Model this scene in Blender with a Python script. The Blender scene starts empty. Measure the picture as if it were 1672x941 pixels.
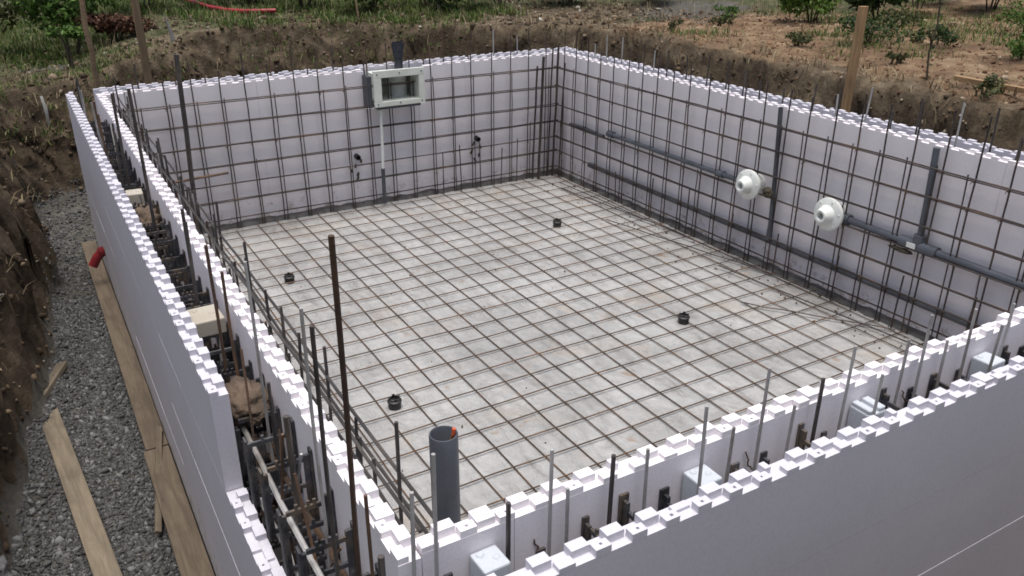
import bpy, math, random
import numpy as np
from mathutils import Vector, Matrix, Euler
random.seed(7)
rng = np.random.default_rng(11)
SC = bpy.context.scene
COL = SC.collection
R = math.radians

# ------------------------------------------------------------------ dimensions (metres)
W, L = 5.12, 7.07          # inside of the pool
H = 1.50                   # top of the foam formwork above the slab
t = 0.068                  # thickness of one foam panel
T = 0.316                  # whole wall: panel + core + panel
COURSES = [-0.03, 0.264, 0.677, 1.090, 1.500]

# ------------------------------------------------------------------ mesh builder
class MB:
    def __init__(self):
        self.v = []; self.f = []; self.m = []; self.cur = 0
    def quadbox(self, p):
        n = len(self.v); self.v += p
        for q in ((0,3,2,1),(4,5,6,7),(0,1,5,4),(1,2,6,5),(2,3,7,6),(3,0,4,7)):
            self.f.append(tuple(n+i for i in q)); self.m.append(self.cur)
    def box(self, x0, x1, y0, y1, z0, z1):
        self.quadbox([(x0,y0,z0),(x1,y0,z0),(x1,y1,z0),(x0,y1,z0),(x0,y0,z1),(x1,y0,z1),(x1,y1,z1),(x0,y1,z1)])
    def obox(self, c, size, rot):
        M = Matrix.Translation(c) @ rot.to_matrix().to_4x4() if not isinstance(rot, Matrix) else Matrix.Translation(c) @ rot.to_4x4()
        a, b, d = size[0]/2, size[1]/2, size[2]/2
        self.quadbox([tuple(M @ Vector(q)) for q in ((-a,-b,-d),(a,-b,-d),(a,b,-d),(-a,b,-d),(-a,-b,d),(a,-b,d),(a,b,d),(-a,b,d))])
    def tube(self, pts, r, n=7, cap=True):
        pts = [Vector(p) for p in pts]
        rs = r if isinstance(r, (list, tuple)) else [r]*len(pts)
        base = len(self.v); up = Vector((0.31,0.17,0.93)); prev = None
        for i, p in enumerate(pts):
            d = (pts[min(i+1,len(pts)-1)] - pts[max(i-1,0)])
            d = d.normalized() if d.length > 1e-9 else Vector((0,0,1))
            if prev is None:
                a = d.cross(up)
                if a.length < 1e-3: a = d.cross(Vector((1,0,0)))
            else:
                a = prev - d*prev.dot(d)
            a.normalize(); prev = a; b = d.cross(a)
            for k in range(n):
                th = 2*math.pi*k/n
                self.v.append(tuple(p + (a*math.cos(th) + b*math.sin(th))*rs[i]))
        for i in range(len(pts)-1):
            for k in range(n):
                k2 = (k+1) % n
                self.f.append((base+i*n+k, base+i*n+k2, base+(i+1)*n+k2, base+(i+1)*n+k)); self.m.append(self.cur)
        if cap:
            self.f.append(tuple(base+k for k in reversed(range(n)))); self.m.append(self.cur)
            e = base+(len(pts)-1)*n
            self.f.append(tuple(e+k for k in range(n))); self.m.append(self.cur)
    def lathe(self, prof, n=28, M=None):
        """prof: list of (radius, height); revolves about local Z, open at both ends unless radius 0"""
        base = len(self.v); M = M or Matrix()
        for (r, h) in prof:
            for k in range(n):
                th = 2*math.pi*k/n
                self.v.append(tuple(M @ Vector((r*math.cos(th), r*math.sin(th), h))))
        for i in range(len(prof)-1):
            for k in range(n):
                k2 = (k+1) % n
                self.f.append((base+i*n+k, base+i*n+k2, base+(i+1)*n+k2, base+(i+1)*n+k)); self.m.append(self.cur)
    def build(self, name, mats, parent=None, smooth=False, bevel=0, seg=1):
        me = bpy.data.meshes.new(name)
        me.from_pydata(self.v, [], self.f); me.update()
        for mt in (mats if isinstance(mats, (list, tuple)) else [mats]): me.materials.append(mt)
        if any(self.m): me.polygons.foreach_set('material_index', self.m)
        o = bpy.data.objects.new(name, me); COL.objects.link(o)
        if smooth is True:
            me.polygons.foreach_set('use_smooth', [True]*len(me.polygons))
            me.set_sharp_from_angle(angle=R(40))
        if bevel:
            b = o.modifiers.new('bevel', 'BEVEL'); b.width = bevel; b.segments = seg; b.limit_method = 'ANGLE'; b.angle_limit = R(40)
            b.use_clamp_overlap = True
        if parent is not None: o.parent = parent
        return o

def mesh_np(name, V, F, mat, parent=None, smooth=False):
    """fast mesh from arrays; F is (n,3) or (n,4)"""
    V = np.asarray(V, np.float32); F = np.asarray(F, np.int32)
    me = bpy.data.meshes.new(name); k = F.shape[1]
    me.vertices.add(len(V)); me.vertices.foreach_set('co', V.ravel())
    me.loops.add(F.size); me.loops.foreach_set('vertex_index', F.ravel())
    me.polygons.add(len(F)); me.polygons.foreach_set('loop_start', np.arange(0, F.size, k, dtype=np.int32))
    me.update(calc_edges=True); me.validate()
    if smooth: me.polygons.foreach_set('use_smooth', np.ones(len(me.polygons), dtype=bool))
    me.materials.append(mat)
    o = bpy.data.objects.new(name, me); COL.objects.link(o)
    if parent is not None: o.parent = parent
    return o

def tag(o, label=None, cat=None, group=None, kind=None):
    if label: o['label'] = label
    if cat: o['category'] = cat
    if group: o['group'] = group
    if kind: o['kind'] = kind
    return o
def empty(name, loc, label, cat, group=None):
    o = bpy.data.objects.new(name, None); COL.objects.link(o); o.location = loc; o.empty_display_size = .1
    bpy.context.view_layer.update() if False else None
    return tag(o, label, cat, group)
def adopt(child, parent):
    """parent a mesh that was modelled in world coordinates to a thing's Empty"""
    child.parent = parent
    child.matrix_parent_inverse = Matrix.Translation(-Vector(parent.location))
    return child

def sub(child, part):
    """sub-part: both meshes were modelled in world coordinates"""
    child.parent = part; return child
# ------------------------------------------------------------------ materials
def new_mat(name):
    m = bpy.data.materials.new(name); m.use_nodes = True
    nt = m.node_tree; b = nt.nodes['Principled BSDF']
    return m, nt, b
def nd(nt, typ, **kw):
    n = nt.nodes.new(typ)
    for k, v in kw.items():
        if k.startswith('i_'): n.inputs[k[2:].replace('_', ' ')].default_value = v
        else: setattr(n, k, v)
    return n
def ramp(nt, stops, src=None, interp='LINEAR'):
    n = nt.nodes.new('ShaderNodeValToRGB'); n.color_ramp.interpolation = interp
    e = n.color_ramp.elements
    while len(e) < len(stops): e.new(0.5)
    for i, (p, c) in enumerate(stops):
        e[i].position = p; e[i].color = (*c, 1) if len(c) == 3 else c
    if src is not None: nt.links.new(src, n.inputs[0])
    return n
def mixc(nt, fac, a, b, blend='MIX'):
    n = nt.nodes.new('ShaderNodeMix'); n.data_type = 'RGBA'; n.blend_type = blend
    for sock, val in ((n.inputs[0], fac), (n.inputs[6], a), (n.inputs[7], b)):
        if hasattr(val, 'is_linked') or isinstance(val, bpy.types.NodeSocket): nt.links.new(val, sock)
        elif isinstance(val, (tuple, list)): sock.default_value = (*val, 1) if len(val) == 3 else val
        else: sock.default_value = val
    return n.outputs[2]
def noise(nt, scale, detail=4, rough=.55, vec=None, dist=0):
    n = nd(nt, 'ShaderNodeTexNoise'); n.inputs['Scale'].default_value = scale; n.inputs['Detail'].default_value = detail
    n.inputs['Roughness'].default_value = rough; n.inputs['Distortion'].default_value = dist
    if vec is not None: nt.links.new(vec, n.inputs['Vector'])
    return n.outputs['Fac']
def geo_pos(nt):
    return nt.nodes.new('ShaderNodeNewGeometry').outputs['Position']
def bump(nt, b, h, strength=.3, dist=.01):
    n = nd(nt, 'ShaderNodeBump'); n.inputs['Strength'].default_value = strength; n.inputs['Distance'].default_value = dist
    nt.links.new(h, n.inputs['Height']); nt.links.new(n.outputs[0], b.inputs['Normal'])
def simple(name, base, dark=None, scale=8, rough=.6, metal=0, bs=.15, bd=.004, spec=.5, lo=.35, hi=.65, detail=5):
    m, nt, b = new_mat(name)
    p = geo_pos(nt)
    f = noise(nt, scale, detail, .6, p)
    dark = dark or tuple(c*.75 for c in base)
    r = ramp(nt, [(lo, dark), (hi, base)], f)
    nt.links.new(r.outputs[0], b.inputs['Base Color'])
    b.inputs['Roughness'].default_value = rough; b.inputs['Metallic'].default_value = metal
    b.inputs['Specular IOR Level'].default_value = spec
    if bs: bump(nt, b, noise(nt, scale*6, 4, .6, p), bs, bd)
    return m

def foam_mat(name, base, shade, mud=0.0):
    m, nt, b = new_mat(name)
    p = geo_pos(nt)
    f = noise(nt, 2.2, 5, .6, p)
    r = ramp(nt, [(.3, shade), (.7, base)], f)
    col = r.outputs[0]
    # faint scuffs and dusty smears
    s = ramp(nt, [(.60, (0,0,0)), (.76, (1,1,1))], noise(nt, 7, 6, .7, p, .6))
    mul = nd(nt, 'ShaderNodeMath', operation='MULTIPLY'); mul.inputs[1].default_value = .22 + mud
    nt.links.new(s.outputs[0], mul.inputs[0])
    col = mixc(nt, mul.outputs[0], col, (.50,.44,.37))
    sepz = nd(nt, 'ShaderNodeSeparateXYZ'); nt.links.new(p, sepz.inputs[0])
    lowm = nd(nt, 'ShaderNodeMapRange'); lowm.inputs[1].default_value = .42; lowm.inputs[2].default_value = 0; lowm.inputs[3].default_value = 0; lowm.inputs[4].default_value = .22
    nt.links.new(sepz.outputs[2], lowm.inputs[0])
    sa = nd(nt, 'ShaderNodeMath', operation='ADD'); nt.links.new(noise(nt, 11, 7, .75, p, .4), sa.inputs[0]); nt.links.new(lowm.outputs[0], sa.inputs[1])
    sp_ = ramp(nt, [(.68, (0,0,0)), (.80, (.7,.7,.7))], sa.outputs[0]).outputs[0]
    col = mixc(nt, sp_, col, (.30,.24,.18))
    vb = nd(nt, 'ShaderNodeTexVoronoi'); vb.inputs['Scale'].default_value = 95; nt.links.new(p, vb.inputs['Vector'])
    vr = ramp(nt, [(0, (1.02,1.02,1.02)), (.8, (.93,.93,.935))], vb.outputs['Distance']).outputs[0]
    col = mixc(nt, 1.0, col, vr, 'MULTIPLY')
    nt.links.new(col, b.inputs['Base Color'])
    b.inputs['Roughness'].default_value = .62; b.inputs['Specular IOR Level'].default_value = .35
    v = nd(nt, 'ShaderNodeTexVoronoi'); v.inputs['Scale'].default_value = 210; nt.links.new(p, v.inputs['Vector'])
    bump(nt, b, v.outputs['Distance'], .10, .002)
    return m
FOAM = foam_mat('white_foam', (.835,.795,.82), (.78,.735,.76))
FOAM_SHADED = foam_mat('white_foam_shaded', (.63,.61,.66), (.59,.572,.62))  # same foam as inside; shade of the outer faces put into the colour
SPACER = foam_mat('pale_spacer_foam', (.56,.59,.625), (.49,.52,.555))
YFOAM = foam_mat('yellowed_foam', (.50,.465,.40), (.36,.31,.235), .4)

def rebar_mat(name, a, bcol, c, metal=.35, rough=.5):
    m, nt, b = new_mat(name)
    p = geo_pos(nt)
    r = ramp(nt, [(.30, a), (.52, bcol), (.72, c)], noise(nt, 3.2, 5, .65, p))
    nt.links.new(r.outputs[0], b.inputs['Base Color'])
    b.inputs['Metallic'].default_value = metal; b.inputs['Roughness'].default_value = rough
    w = nd(nt, 'ShaderNodeTexNoise'); w.inputs['Scale'].default_value = 120; nt.links.new(p, w.inputs['Vector'])
    bump(nt, b, w.outputs['Fac'], .5, .003)
    return m
REBAR = rebar_mat('wall_rebar', (.035,.027,.025), (.065,.05,.046), (.13,.085,.06))
REBAR_FLOOR = rebar_mat('floor_rebar', (.055,.038,.028), (.115,.073,.045), (.25,.135,.07))
ROD_GREY = rebar_mat('grey_steel_rod', (.20,.175,.15), (.36,.35,.34), (.50,.485,.465), .2, .5)
ROD_DARK = rebar_mat('dark_steel_rod', (.045,.04,.038), (.085,.075,.07), (.15,.125,.105), .4, .5)
ROD_RUST = rebar_mat('rusty_steel_rod', (.05,.036,.028), (.11,.065,.04), (.19,.105,.06), .2, .65)

ROD_BROWN = rebar_mat('brown_steel_bar', (.030,.020,.016), (.062,.038,.026), (.12,.065,.038), .2, .6)
def concrete_mat():
    m, nt, b = new_mat('pool_concrete')
    p = geo_pos(nt)
    base = ramp(nt, [(.28, (.29,.284,.276)), (.48, (.375,.368,.358)), (.68, (.445,.438,.428))], noise(nt, 1.1, 8, .62, p, .3)).outputs[0]
    fine = ramp(nt, [(.35, (.86,.86,.86)), (.65, (1.05,1.05,1.05))], noise(nt, 14, 6, .7, p)).outputs[0]
    col = mixc(nt, 1.0, base, fine, 'MULTIPLY')
    # rust run-off patches
    rs = ramp(nt, [(.54, (0,0,0)), (.70, (1,1,1))], noise(nt, 1.9, 6, .65, p, .8)).outputs[0]
    rm = nd(nt, 'ShaderNodeMath', operation='MULTIPLY'); rm.inputs[1].default_value = .26; nt.links.new(rs, rm.inputs[0])
    col = mixc(nt, rm.outputs[0], col, (.40,.27,.15))
    sp1 = ramp(nt, [(.66, (0,0,0)), (.74, (.75,.75,.75))], noise(nt, 4.2, 4, .55, p, .3)).outputs[0]
    col = mixc(nt, sp1, col, (.27,.165,.085))
    # damp dark smears, stretched along the pool
    mp = nd(nt, 'ShaderNodeMapping'); mp.inputs['Scale'].default_value = (3.2, 1.3, 1); mp.inputs['Rotation'].default_value = (0,0,R(25)); nt.links.new(p, mp.inputs['Vector'])
    ds = ramp(nt, [(.56, (0,0,0)), (.72, (1,1,1))], noise(nt, 1.6, 6, .68, mp.outputs[0], .6)).outputs[0]
    dm = nd(nt, 'ShaderNodeMath', operation='MULTIPLY'); dm.inputs[1].default_value = .8; nt.links.new(ds, dm.inputs[0])
    col = mixc(nt, dm.outputs[0], col, (.19,.175,.16))
    nt.links.new(col, b.inputs['Base Color'])
    rr = ramp(nt, [(.35, (.24,)*3), (.7, (.62,)*3)], noise(nt, 1.4, 4, .6, p)).outputs[0]
    nt.links.new(rr, b.inputs['Roughness'])
    # wrinkled, trowelled skin
    mp2 = nd(nt, 'ShaderNodeMapping'); mp2.inputs['Scale'].default_value = (3.5, 1.2, 1); mp2.inputs['Rotation'].default_value = (0,0,R(-35)); nt.links.new(p, mp2.inputs['Vector'])
    wr = noise(nt, 2.2, 7, .62, mp2.outputs[0], 1.2)
    b1 = nd(nt, 'ShaderNodeBump'); b1.inputs['Strength'].default_value = .9; b1.inputs['Distance'].default_value = .05; nt.links.new(wr, b1.inputs['Height'])
    b2 = nd(nt, 'ShaderNodeBump'); b2.inputs['Strength'].default_value = .3; b2.inputs['Distance'].default_value = .006; nt.links.new(noise(nt, 30, 6, .65, p), b2.inputs['Height'])
    nt.links.new(b1.outputs[0], b2.inputs['Normal']); nt.links.new(b2.outputs[0], b.inputs['Normal'])
    return m
CONCRETE = concrete_mat()
MORTAR = simple('dark_mortar', (.12,.115,.11), (.055,.05,.048), 9, .9, 0, .6, .012)
PVC_GREY = simple('grey_pvc', (.105,.115,.135), (.065,.07,.082), 5, .38, 0, .03, .002)
PVC_DARK = simple('dark_pvc', (.075,.08,.09), (.045,.045,.05), 7, .45, 0, .1, .003)
PVC_BLUE = simple('blue_black_pvc', (.03,.036,.05), (.02,.022,.03), 5, .4, 0, .03, .002)
WHITE_PLASTIC = simple('white_plastic', (.76,.77,.74), (.66,.67,.63), 5, .32, 0, .02, .001)
SKIM = simple('ivory_plastic', (.72,.74,.68), (.60,.62,.55), 5, .35, 0, .02, .001)
BLACK_PLASTIC = simple('black_plastic', (.022,.02,.019), (.012,.011,.011), 12, .5, 0, .1, .002)
def tie_mat():
    m, nt, b = new_mat('charcoal_tie_plastic'); p = geo_pos(nt)
    c = ramp(nt, [(.42, (.022,.022,.026)), (.60, (.075,.075,.082)), (.74, (.22,.22,.23))], noise(nt, 10, 6, .68, p)).outputs[0]
    k = ramp(nt, [(.52, (0,0,0)), (.62, (.85,.85,.85))], noise(nt, 5, 6, .7, p, .5)).outputs[0]
    c = mixc(nt, k, c, (.13,.095,.065))
    nt.links.new(c, b.inputs['Base Color']); b.inputs['Roughness'].default_value = .7
    bump(nt, b, noise(nt, 50, 5, .7, p), .5, .006); return m
TIE_PLASTIC = tie_mat()
RED_PIPE = simple('red_plastic', (.30,.025,.03), (.16,.012,.018), 9, .4, 0, .05, .002)
RED_HOSE = simple('red_hose', (.42,.03,.045), (.26,.018,.028), 6, .45, 0, .1, .003)
ORANGE = simple('orange_cable', (.75,.14,.04), (.5,.08,.03), 9, .5, 0, 0)
COPPER = simple('brown_cable', (.28,.12,.05), (.16,.07,.03), 9, .5, 0, 0)
def wood_mat(name, a, bcol, dark):
    m, nt, b = new_mat(name)
    tc = nd(nt, 'ShaderNodeTexCoord')
    mp = nd(nt, 'ShaderNodeMapping'); mp.inputs['Scale'].default_value = (1.2, 14, 14); nt.links.new(tc.outputs['Object'], mp.inputs['Vector'])
    r = ramp(nt, [(.3, dark), (.5, bcol), (.72, a)], noise(nt, 2.5, 6, .65, mp.outputs[0], .6)).outputs[0]
    p = geo_pos(nt)
    st = ramp(nt, [(.52, (0,0,0)), (.7, (1,1,1))], noise(nt, 3.5, 5, .65, p)).outputs[0]
    mm = nd(nt, 'ShaderNodeMath', operation='MULTIPLY'); mm.inputs[1].default_value = .5; nt.links.new(st, mm.inputs[0])
    r = mixc(nt, mm.outputs[0], r, tuple(c*.55 for c in bcol))
    nt.links.new(r, b.inputs['Base Color']); b.inputs['Roughness'].default_value = .8
    bump(nt, b, noise(nt, 9, 4, .6, mp.outputs[0]), .35, .004)
    return m
WOOD = wood_mat('formwork_wood', (.175,.135,.092), (.128,.096,.064), (.08,.06,.041))
WOOD_PALE = wood_mat('pale_wood', (.215,.172,.122), (.162,.128,.088), (.10,.08,.055))
WOOD_OLD = wood_mat('weathered_wood', (.30,.215,.13), (.22,.15,.09), (.13,.09,.055))

STAKE = wood_mat('stake_wood', (.42,.27,.14), (.32,.20,.10), (.2,.125,.065))
def island_mat(name, stops, rough=.9, bs=.0, trans=0.0):
    m, nt, b = new_mat(name)
    g = nt.nodes.new('ShaderNodeNewGeometry')
    r = ramp(nt, stops, g.outputs['Random Per Island'])
    nt.links.new(r.outputs[0], b.inputs['Base Color']); b.inputs['Roughness'].default_value = rough
    b.inputs['Specular IOR Level'].default_value = .3
    if trans:
        tr = nt.nodes.new('ShaderNodeBsdfTranslucent'); nt.links.new(r.outputs[0], tr.inputs[0])
        ms = nt.nodes.new('ShaderNodeMixShader'); ms.inputs[0].default_value = trans
        out = [n for n in nt.nodes if n.type == 'OUTPUT_MATERIAL'][0]
        nt.links.new(b.outputs[0], ms.inputs[1]); nt.links.new(tr.outputs[0], ms.inputs[2]); nt.links.new(ms.outputs[0], out.inputs[0])
    if bs: bump(nt, b, noise(nt, 60, 4, .6, g.outputs['Position']), bs, .004)
    return m
GRAVEL = island_mat('crushed_stone', [(0,(.050,.050,.049)), (.45,(.082,.082,.080)), (.8,(.118,.118,.115)), (1,(.20,.20,.195))], .85, .3)
RUBBLE = island_mat('soil_lumps', [(0,(.035,.024,.015)), (.5,(.085,.058,.036)), (.8,(.16,.115,.072)), (.95,(.26,.21,.15)), (1,(.42,.39,.34))], .95, .5)
CLAYLUMP = island_mat('clay_lumps', [(0,(.07,.035,.02)), (.5,(.15,.082,.045)), (.85,(.24,.15,.085)), (1,(.40,.33,.25))], .95, .5)
LEAF_DARK = island_mat('dark_leaf', [(0,(.010,.022,.006)), (.6,(.028,.058,.014)), (1,(.06,.11,.025))], .6, 0, .25)
LEAF_MID = island_mat('mid_leaf', [(0,(.026,.06,.010)), (.6,(.072,.145,.024)), (1,(.15,.245,.05))], .6, 0, .3)
LEAF_BRIGHT = island_mat('bright_leaf', [(0,(.05,.10,.016)), (.6,(.13,.23,.04)), (1,(.25,.36,.08))], .6, 0, .35)
LEAF_OLIVE = island_mat('olive_leaf', [(0,(.028,.034,.012)), (.6,(.07,.08,.028)), (1,(.14,.145,.058))], .7, 0, .25)
BRUSH_RED = island_mat('reddish_dry_brush', [(0,(.04,.018,.012)), (.6,(.11,.05,.034)), (1,(.19,.10,.065))], .8, 0, .15)
GRASS = island_mat('grass_blade', [(0,(.03,.056,.010)), (.6,(.075,.125,.025)), (.9,(.15,.18,.05)), (1,(.26,.24,.12))], .7, 0, .3)
STRAW = island_mat('dry_straw', [(0,(.08,.06,.035)), (.6,(.19,.15,.085)), (1,(.36,.30,.19))], .8, 0, .2)
STEM = simple('plant_stem', (.07,.055,.03), (.035,.028,.018), 12, .8, 0, 0)

# ------------------------------------------------------------------ value noise for the terrain
def vnoise(x, y, seed):
    xi = np.floor(x).astype(np.int64); yi = np.floor(y).astype(np.int64)
    fx = x-xi; fy = y-yi; fx = fx*fx*(3-2*fx); fy = fy*fy*(3-2*fy)
    def h(a, b):
        n = (a*374761393 + b*668265263 + seed*974634777) & 0xffffffff
        n = ((n ^ (n >> 13))*1274126177) & 0xffffffff
        return ((n ^ (n >> 16)) & 0xffff)/65535.0
    return (h(xi,yi)*(1-fx)+h(xi+1,yi)*fx)*(1-fy) + (h(xi,yi+1)*(1-fx)+h(xi+1,yi+1)*fx)*fy
def fbm(x, y, seed, f=1.0, octv=4, g=.5):
    s = 0; a = 1; n = 0
    for k in range(octv):
        s = s + a*(vnoise(x*f, y*f, seed+k)-.5); n += a; a *= g; f *= 2.03
    return s/n*2
PIT = np.array([(-1.42,-.72),(-1.32,2.4),(-1.13,3.6),(-.93,4.4),(-.86,5.5),(-.84,7.0),(-.86,8.0),(-.7,8.6),(-.2,8.95),(1.2,9.45),(2.3,9.75),(3.4,9.5),(4.6,8.6),(5.45,7.85),(5.98,6.9),(6.02,5.4),(5.98,2.1),(6.0,-.72)])  # unseen front edge drawn in close to the wall to shade its outer face
def pit_dist(x, y):
    """signed distance to the trench foot outline, positive outside"""
    d = np.full(x.shape, 1e9); inside = np.zeros(x.shape, bool); n = len(PIT)
    for i in range(n):
        a = PIT[i]; b = PIT[(i+1) % n]; e = b-a
        k = np.clip(((x-a[0])*e[0]+(y-a[1])*e[1])/(e@e), 0, 1)
        d = np.minimum(d, np.hypot(x-a[0]-k*e[0], y-a[1]-k*e[1]))
        c = ((a[1] > y) != (b[1] > y))
        xs = a[0] + (y-a[1])/(b[1]-a[1]+1e-12)*(b[0]-a[0])
        inside ^= c & (x < xs)
    return np.where(inside, -d, d)
def sstep(a, b, x):
    k = np.clip((x-a)/(b-a), 0, 1); return k*k*(3-2*k)
def top_height(x, y):
    h = np.full(x.shape, 1.63)
    h = h - .42*sstep(1.6, -.4, x)*sstep(5, 8.5, y)          # the bank is lower at the far corner of the trench
    h = h - .25*sstep(0, -2.5, x)*sstep(8, 3, y)
    h = h + .06*sstep(12, 18, y) + .05*sstep(9, 16, x)
    h = h + .05*fbm(x, y, 5, .35, 3) + .045*fbm(x, y, 9, 1.4, 4)
    return h
def terrain(x, y):
    d = pit_dist(x, y) + .22*fbm(x, y, 31, 1.3, 4, .6)
    width = .40 + .28*sstep(7.5, 9, y)*sstep(5.5, 3.5, x)
    k = np.clip(d/width, 0, 1)
    k = np.where(k < 1, k**.8, 1)
    floor = -.15 + .03*fbm(x, y, 14, 1.5, 3) + .10*sstep(-.25, .05, d) + .16*sstep(7.8, 9.0, y)
    # backfill heaped against the wall near the front corner of the pool
    floor = floor + .42*np.exp(-(((x-3.1)/.5)**2 + ((y+.62)/.30)**2))
    top = top_height(x, y)
    z = floor*(1-k) + top*k
    rough = 4*k*(1-k)
    z = z + rough*(.40*fbm(x, y, 21, 2.6, 5, .66)) + np.where(d > 0, .03*fbm(x, y, 77, 7, 3), .006*fbm(x, y, 78, 9, 2))
    return z, d, k, rough

def axis(lo, hi, step, far):
    a = list(np.arange(lo, hi+1e-6, step)); s = step; v = hi
    while v < far: s *= 1.35; v += s; a.append(v)
    s = step; v = lo
    while v > -far: s *= 1.35; v -= s; a.insert(0, v)
    return np.array(a)
gx = axis(-2.0, 8.6, .036, 260); gy = axis(-1.4, 11.8, .036, 260)
GX, GY = np.meshgrid(gx, gy, indexing='ij')
GZ, GD, GK, GR = terrain(GX, GY)
# overhangs: push the bank sideways
PX = GX + GR*.24*fbm(GX+GZ*.9, GY+3.1, 41, 2.6, 4, .6); PY = GY + GR*.24*fbm(GX-5.2, GY+GZ*.9, 43, 2.6, 4, .6)
nx, ny = GX.shape
idx = np.arange(nx*ny).reshape(nx, ny)
F = np.stack([idx[:-1,:-1], idx[1:,:-1], idx[1:,1:], idx[:-1,1:]], -1).reshape(-1, 4)
GV = np.stack([PX, PY, GZ], -1).reshape(-1, 3)

def ground_mat():
    m, nt, b = new_mat('earth')
    p = geo_pos(nt)
    at = nd(nt, 'ShaderNodeAttribute', attribute_name='zone'); sep = nd(nt, 'ShaderNodeSeparateColor'); nt.links.new(at.outputs['Color'], sep.inputs[0])
    soil = ramp(nt, [(.30, (.030,.022,.014)), (.45, (.080,.058,.037)), (.57, (.155,.118,.078)), (.70, (.27,.22,.16))], noise(nt, 3.0, 10, .74, p, .5)).outputs[0]
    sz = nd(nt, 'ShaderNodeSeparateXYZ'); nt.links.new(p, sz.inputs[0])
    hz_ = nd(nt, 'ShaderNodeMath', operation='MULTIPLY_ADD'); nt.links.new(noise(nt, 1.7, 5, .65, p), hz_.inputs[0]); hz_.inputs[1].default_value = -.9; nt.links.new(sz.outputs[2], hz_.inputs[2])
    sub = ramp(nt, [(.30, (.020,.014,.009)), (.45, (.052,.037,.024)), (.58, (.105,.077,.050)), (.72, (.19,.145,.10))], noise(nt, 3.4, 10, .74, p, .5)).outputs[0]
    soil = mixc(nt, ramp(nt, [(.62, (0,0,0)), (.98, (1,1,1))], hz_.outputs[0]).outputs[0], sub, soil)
    red = ramp(nt, [(.30, (.07,.043,.026)), (.47, (.16,.100,.058)), (.60, (.245,.168,.102)), (.74, (.36,.29,.20))], noise(nt, 2.2, 9, .68, p, .4)).outputs[0]
    gra = ramp(nt, [(.3, (.055,.050,.042)), (.55, (.10,.093,.080)), (.8, (.17,.16,.14))], noise(nt, 6, 8, .7, p)).outputs[0]
    gre = ramp(nt, [(.3, (.028,.036,.013)), (.5, (.065,.072,.03)), (.72, (.15,.125,.075))], noise(nt, 3.1, 8, .68, p)).outputs[0]
    def soft(sock, k):
        n = noise(nt, k, 6, .65, p)
        a = nd(nt, 'ShaderNodeMath', operation='SUBTRACT'); nt.links.new(n, a.inputs[0]); a.inputs[1].default_value = .5
        a2 = nd(nt, 'ShaderNodeMath', operation='MULTIPLY_ADD'); nt.links.new(a.outputs[0], a2.inputs[0]); a2.inputs[1].default_value = 1.5; nt.links.new(sock, a2.inputs[2])
        return ramp(nt, [(.4, (0,0,0)), (.62, (1,1,1))], a2.outputs[0]).outputs[0]
    c = mixc(nt, soft(sep.outputs[1], 1.3), soil, red)
    c = mixc(nt, soft(sep.outputs[2], 1.7), c, gre)
    c = mixc(nt, soft(sep.outputs[0], 2.4), c, gra)
    nt.links.new(c, b.inputs['Base Color']); b.inputs['Roughness'].default_value = .95; b.inputs['Specular IOR Level'].default_value = .25
    bump(nt, b, noise(nt, 22, 8, .72, p), .9, .03)
    return m
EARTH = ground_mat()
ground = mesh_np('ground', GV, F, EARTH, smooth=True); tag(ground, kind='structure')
zone = np.zeros((nx*ny, 4), np.float32); zone[:, 3] = 1
x_, y_, k_, d_ = GX.ravel(), GY.ravel(), GK.ravel(), GD.ravel()
top_ = (k_ > .98)
zone[:, 0] = np.where(d_ < .02, 1, 0) + np.exp(-(((x_-8.3-(y_-8)*.6)/1.5)**2 + ((y_-9.2)/1.5)**2))*top_    # gravel trench, and a gravel track behind
zone[:, 1] = np.where(top_, sstep(5.0, 7.5, x_)*sstep(8.9, 7.6, y_-(x_-7)*.25), 0)*.8
zone[:, 2] = np.where(top_, .25 + .55*sstep(9.8, 11.3, y_) - .5*sstep(6, 7.5, x_)*sstep(8.5, 7, y_), 0)
zone[:, 2] += .5*top_*sstep(9.0, 10.5, x_)
zone[:, 0] += .55*top_*np.exp(-(((x_+.3)/1.0)**2 + ((y_-11)/.7)**2))
ca = ground.data.color_attributes.new('zone', 'FLOAT_COLOR', 'POINT'); ca.data.foreach_set('color', np.clip(zone, 0, 1).ravel())

def ground_z(x, y):
    z, d, k, r = terrain(np.array([float(x)]), np.array([float(y)])); return float(z[0])

# ------------------------------------------------------------------ scattered ground matter (stuff)
ICO_V = []; ph = (1+5**.5)/2
for a, b_ in ((-1,ph),(1,ph),(-1,-ph),(1,-ph)): ICO_V.append((a,b_,0))
for a, b_ in ((-1,ph),(1,ph),(-1,-ph),(1,-ph)): ICO_V.append((0,a,b_))
for a, b_ in ((ph,-1),(ph,1),(-ph,-1),(-ph,1)): ICO_V.append((a,0,b_))
ICO_V = np.array(ICO_V)/math.sqrt(1+ph*ph)
ICO_F = np.array([(0,11,5),(0,5,1),(0,1,7),(0,7,10),(0,10,11),(1,5,9),(5,11,4),(11,10,2),(10,7,6),(7,1,8),(3,9,4),(3,4,2),(3,2,6),(3,6,8),(3,8,9),(4,9,5),(2,4,11),(6,2,10),(8,6,7),(9,8,1)])
def rand_rot(n):
    q = rng.normal(size=(n,4)); q /= np.linalg.norm(q, axis=1)[:,None]
    w,x,y,z = q.T
    return np.stack([np.stack([1-2*(y*y+z*z),2*(x*y-z*w),2*(x*z+y*w)],-1),np.stack([2*(x*y+z*w),1-2*(x*x+z*z),2*(y*z-x*w)],-1),np.stack([2*(x*z-y*w),2*(y*z+x*w),1-2*(x*x+y*y)],-1)],1)
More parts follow.
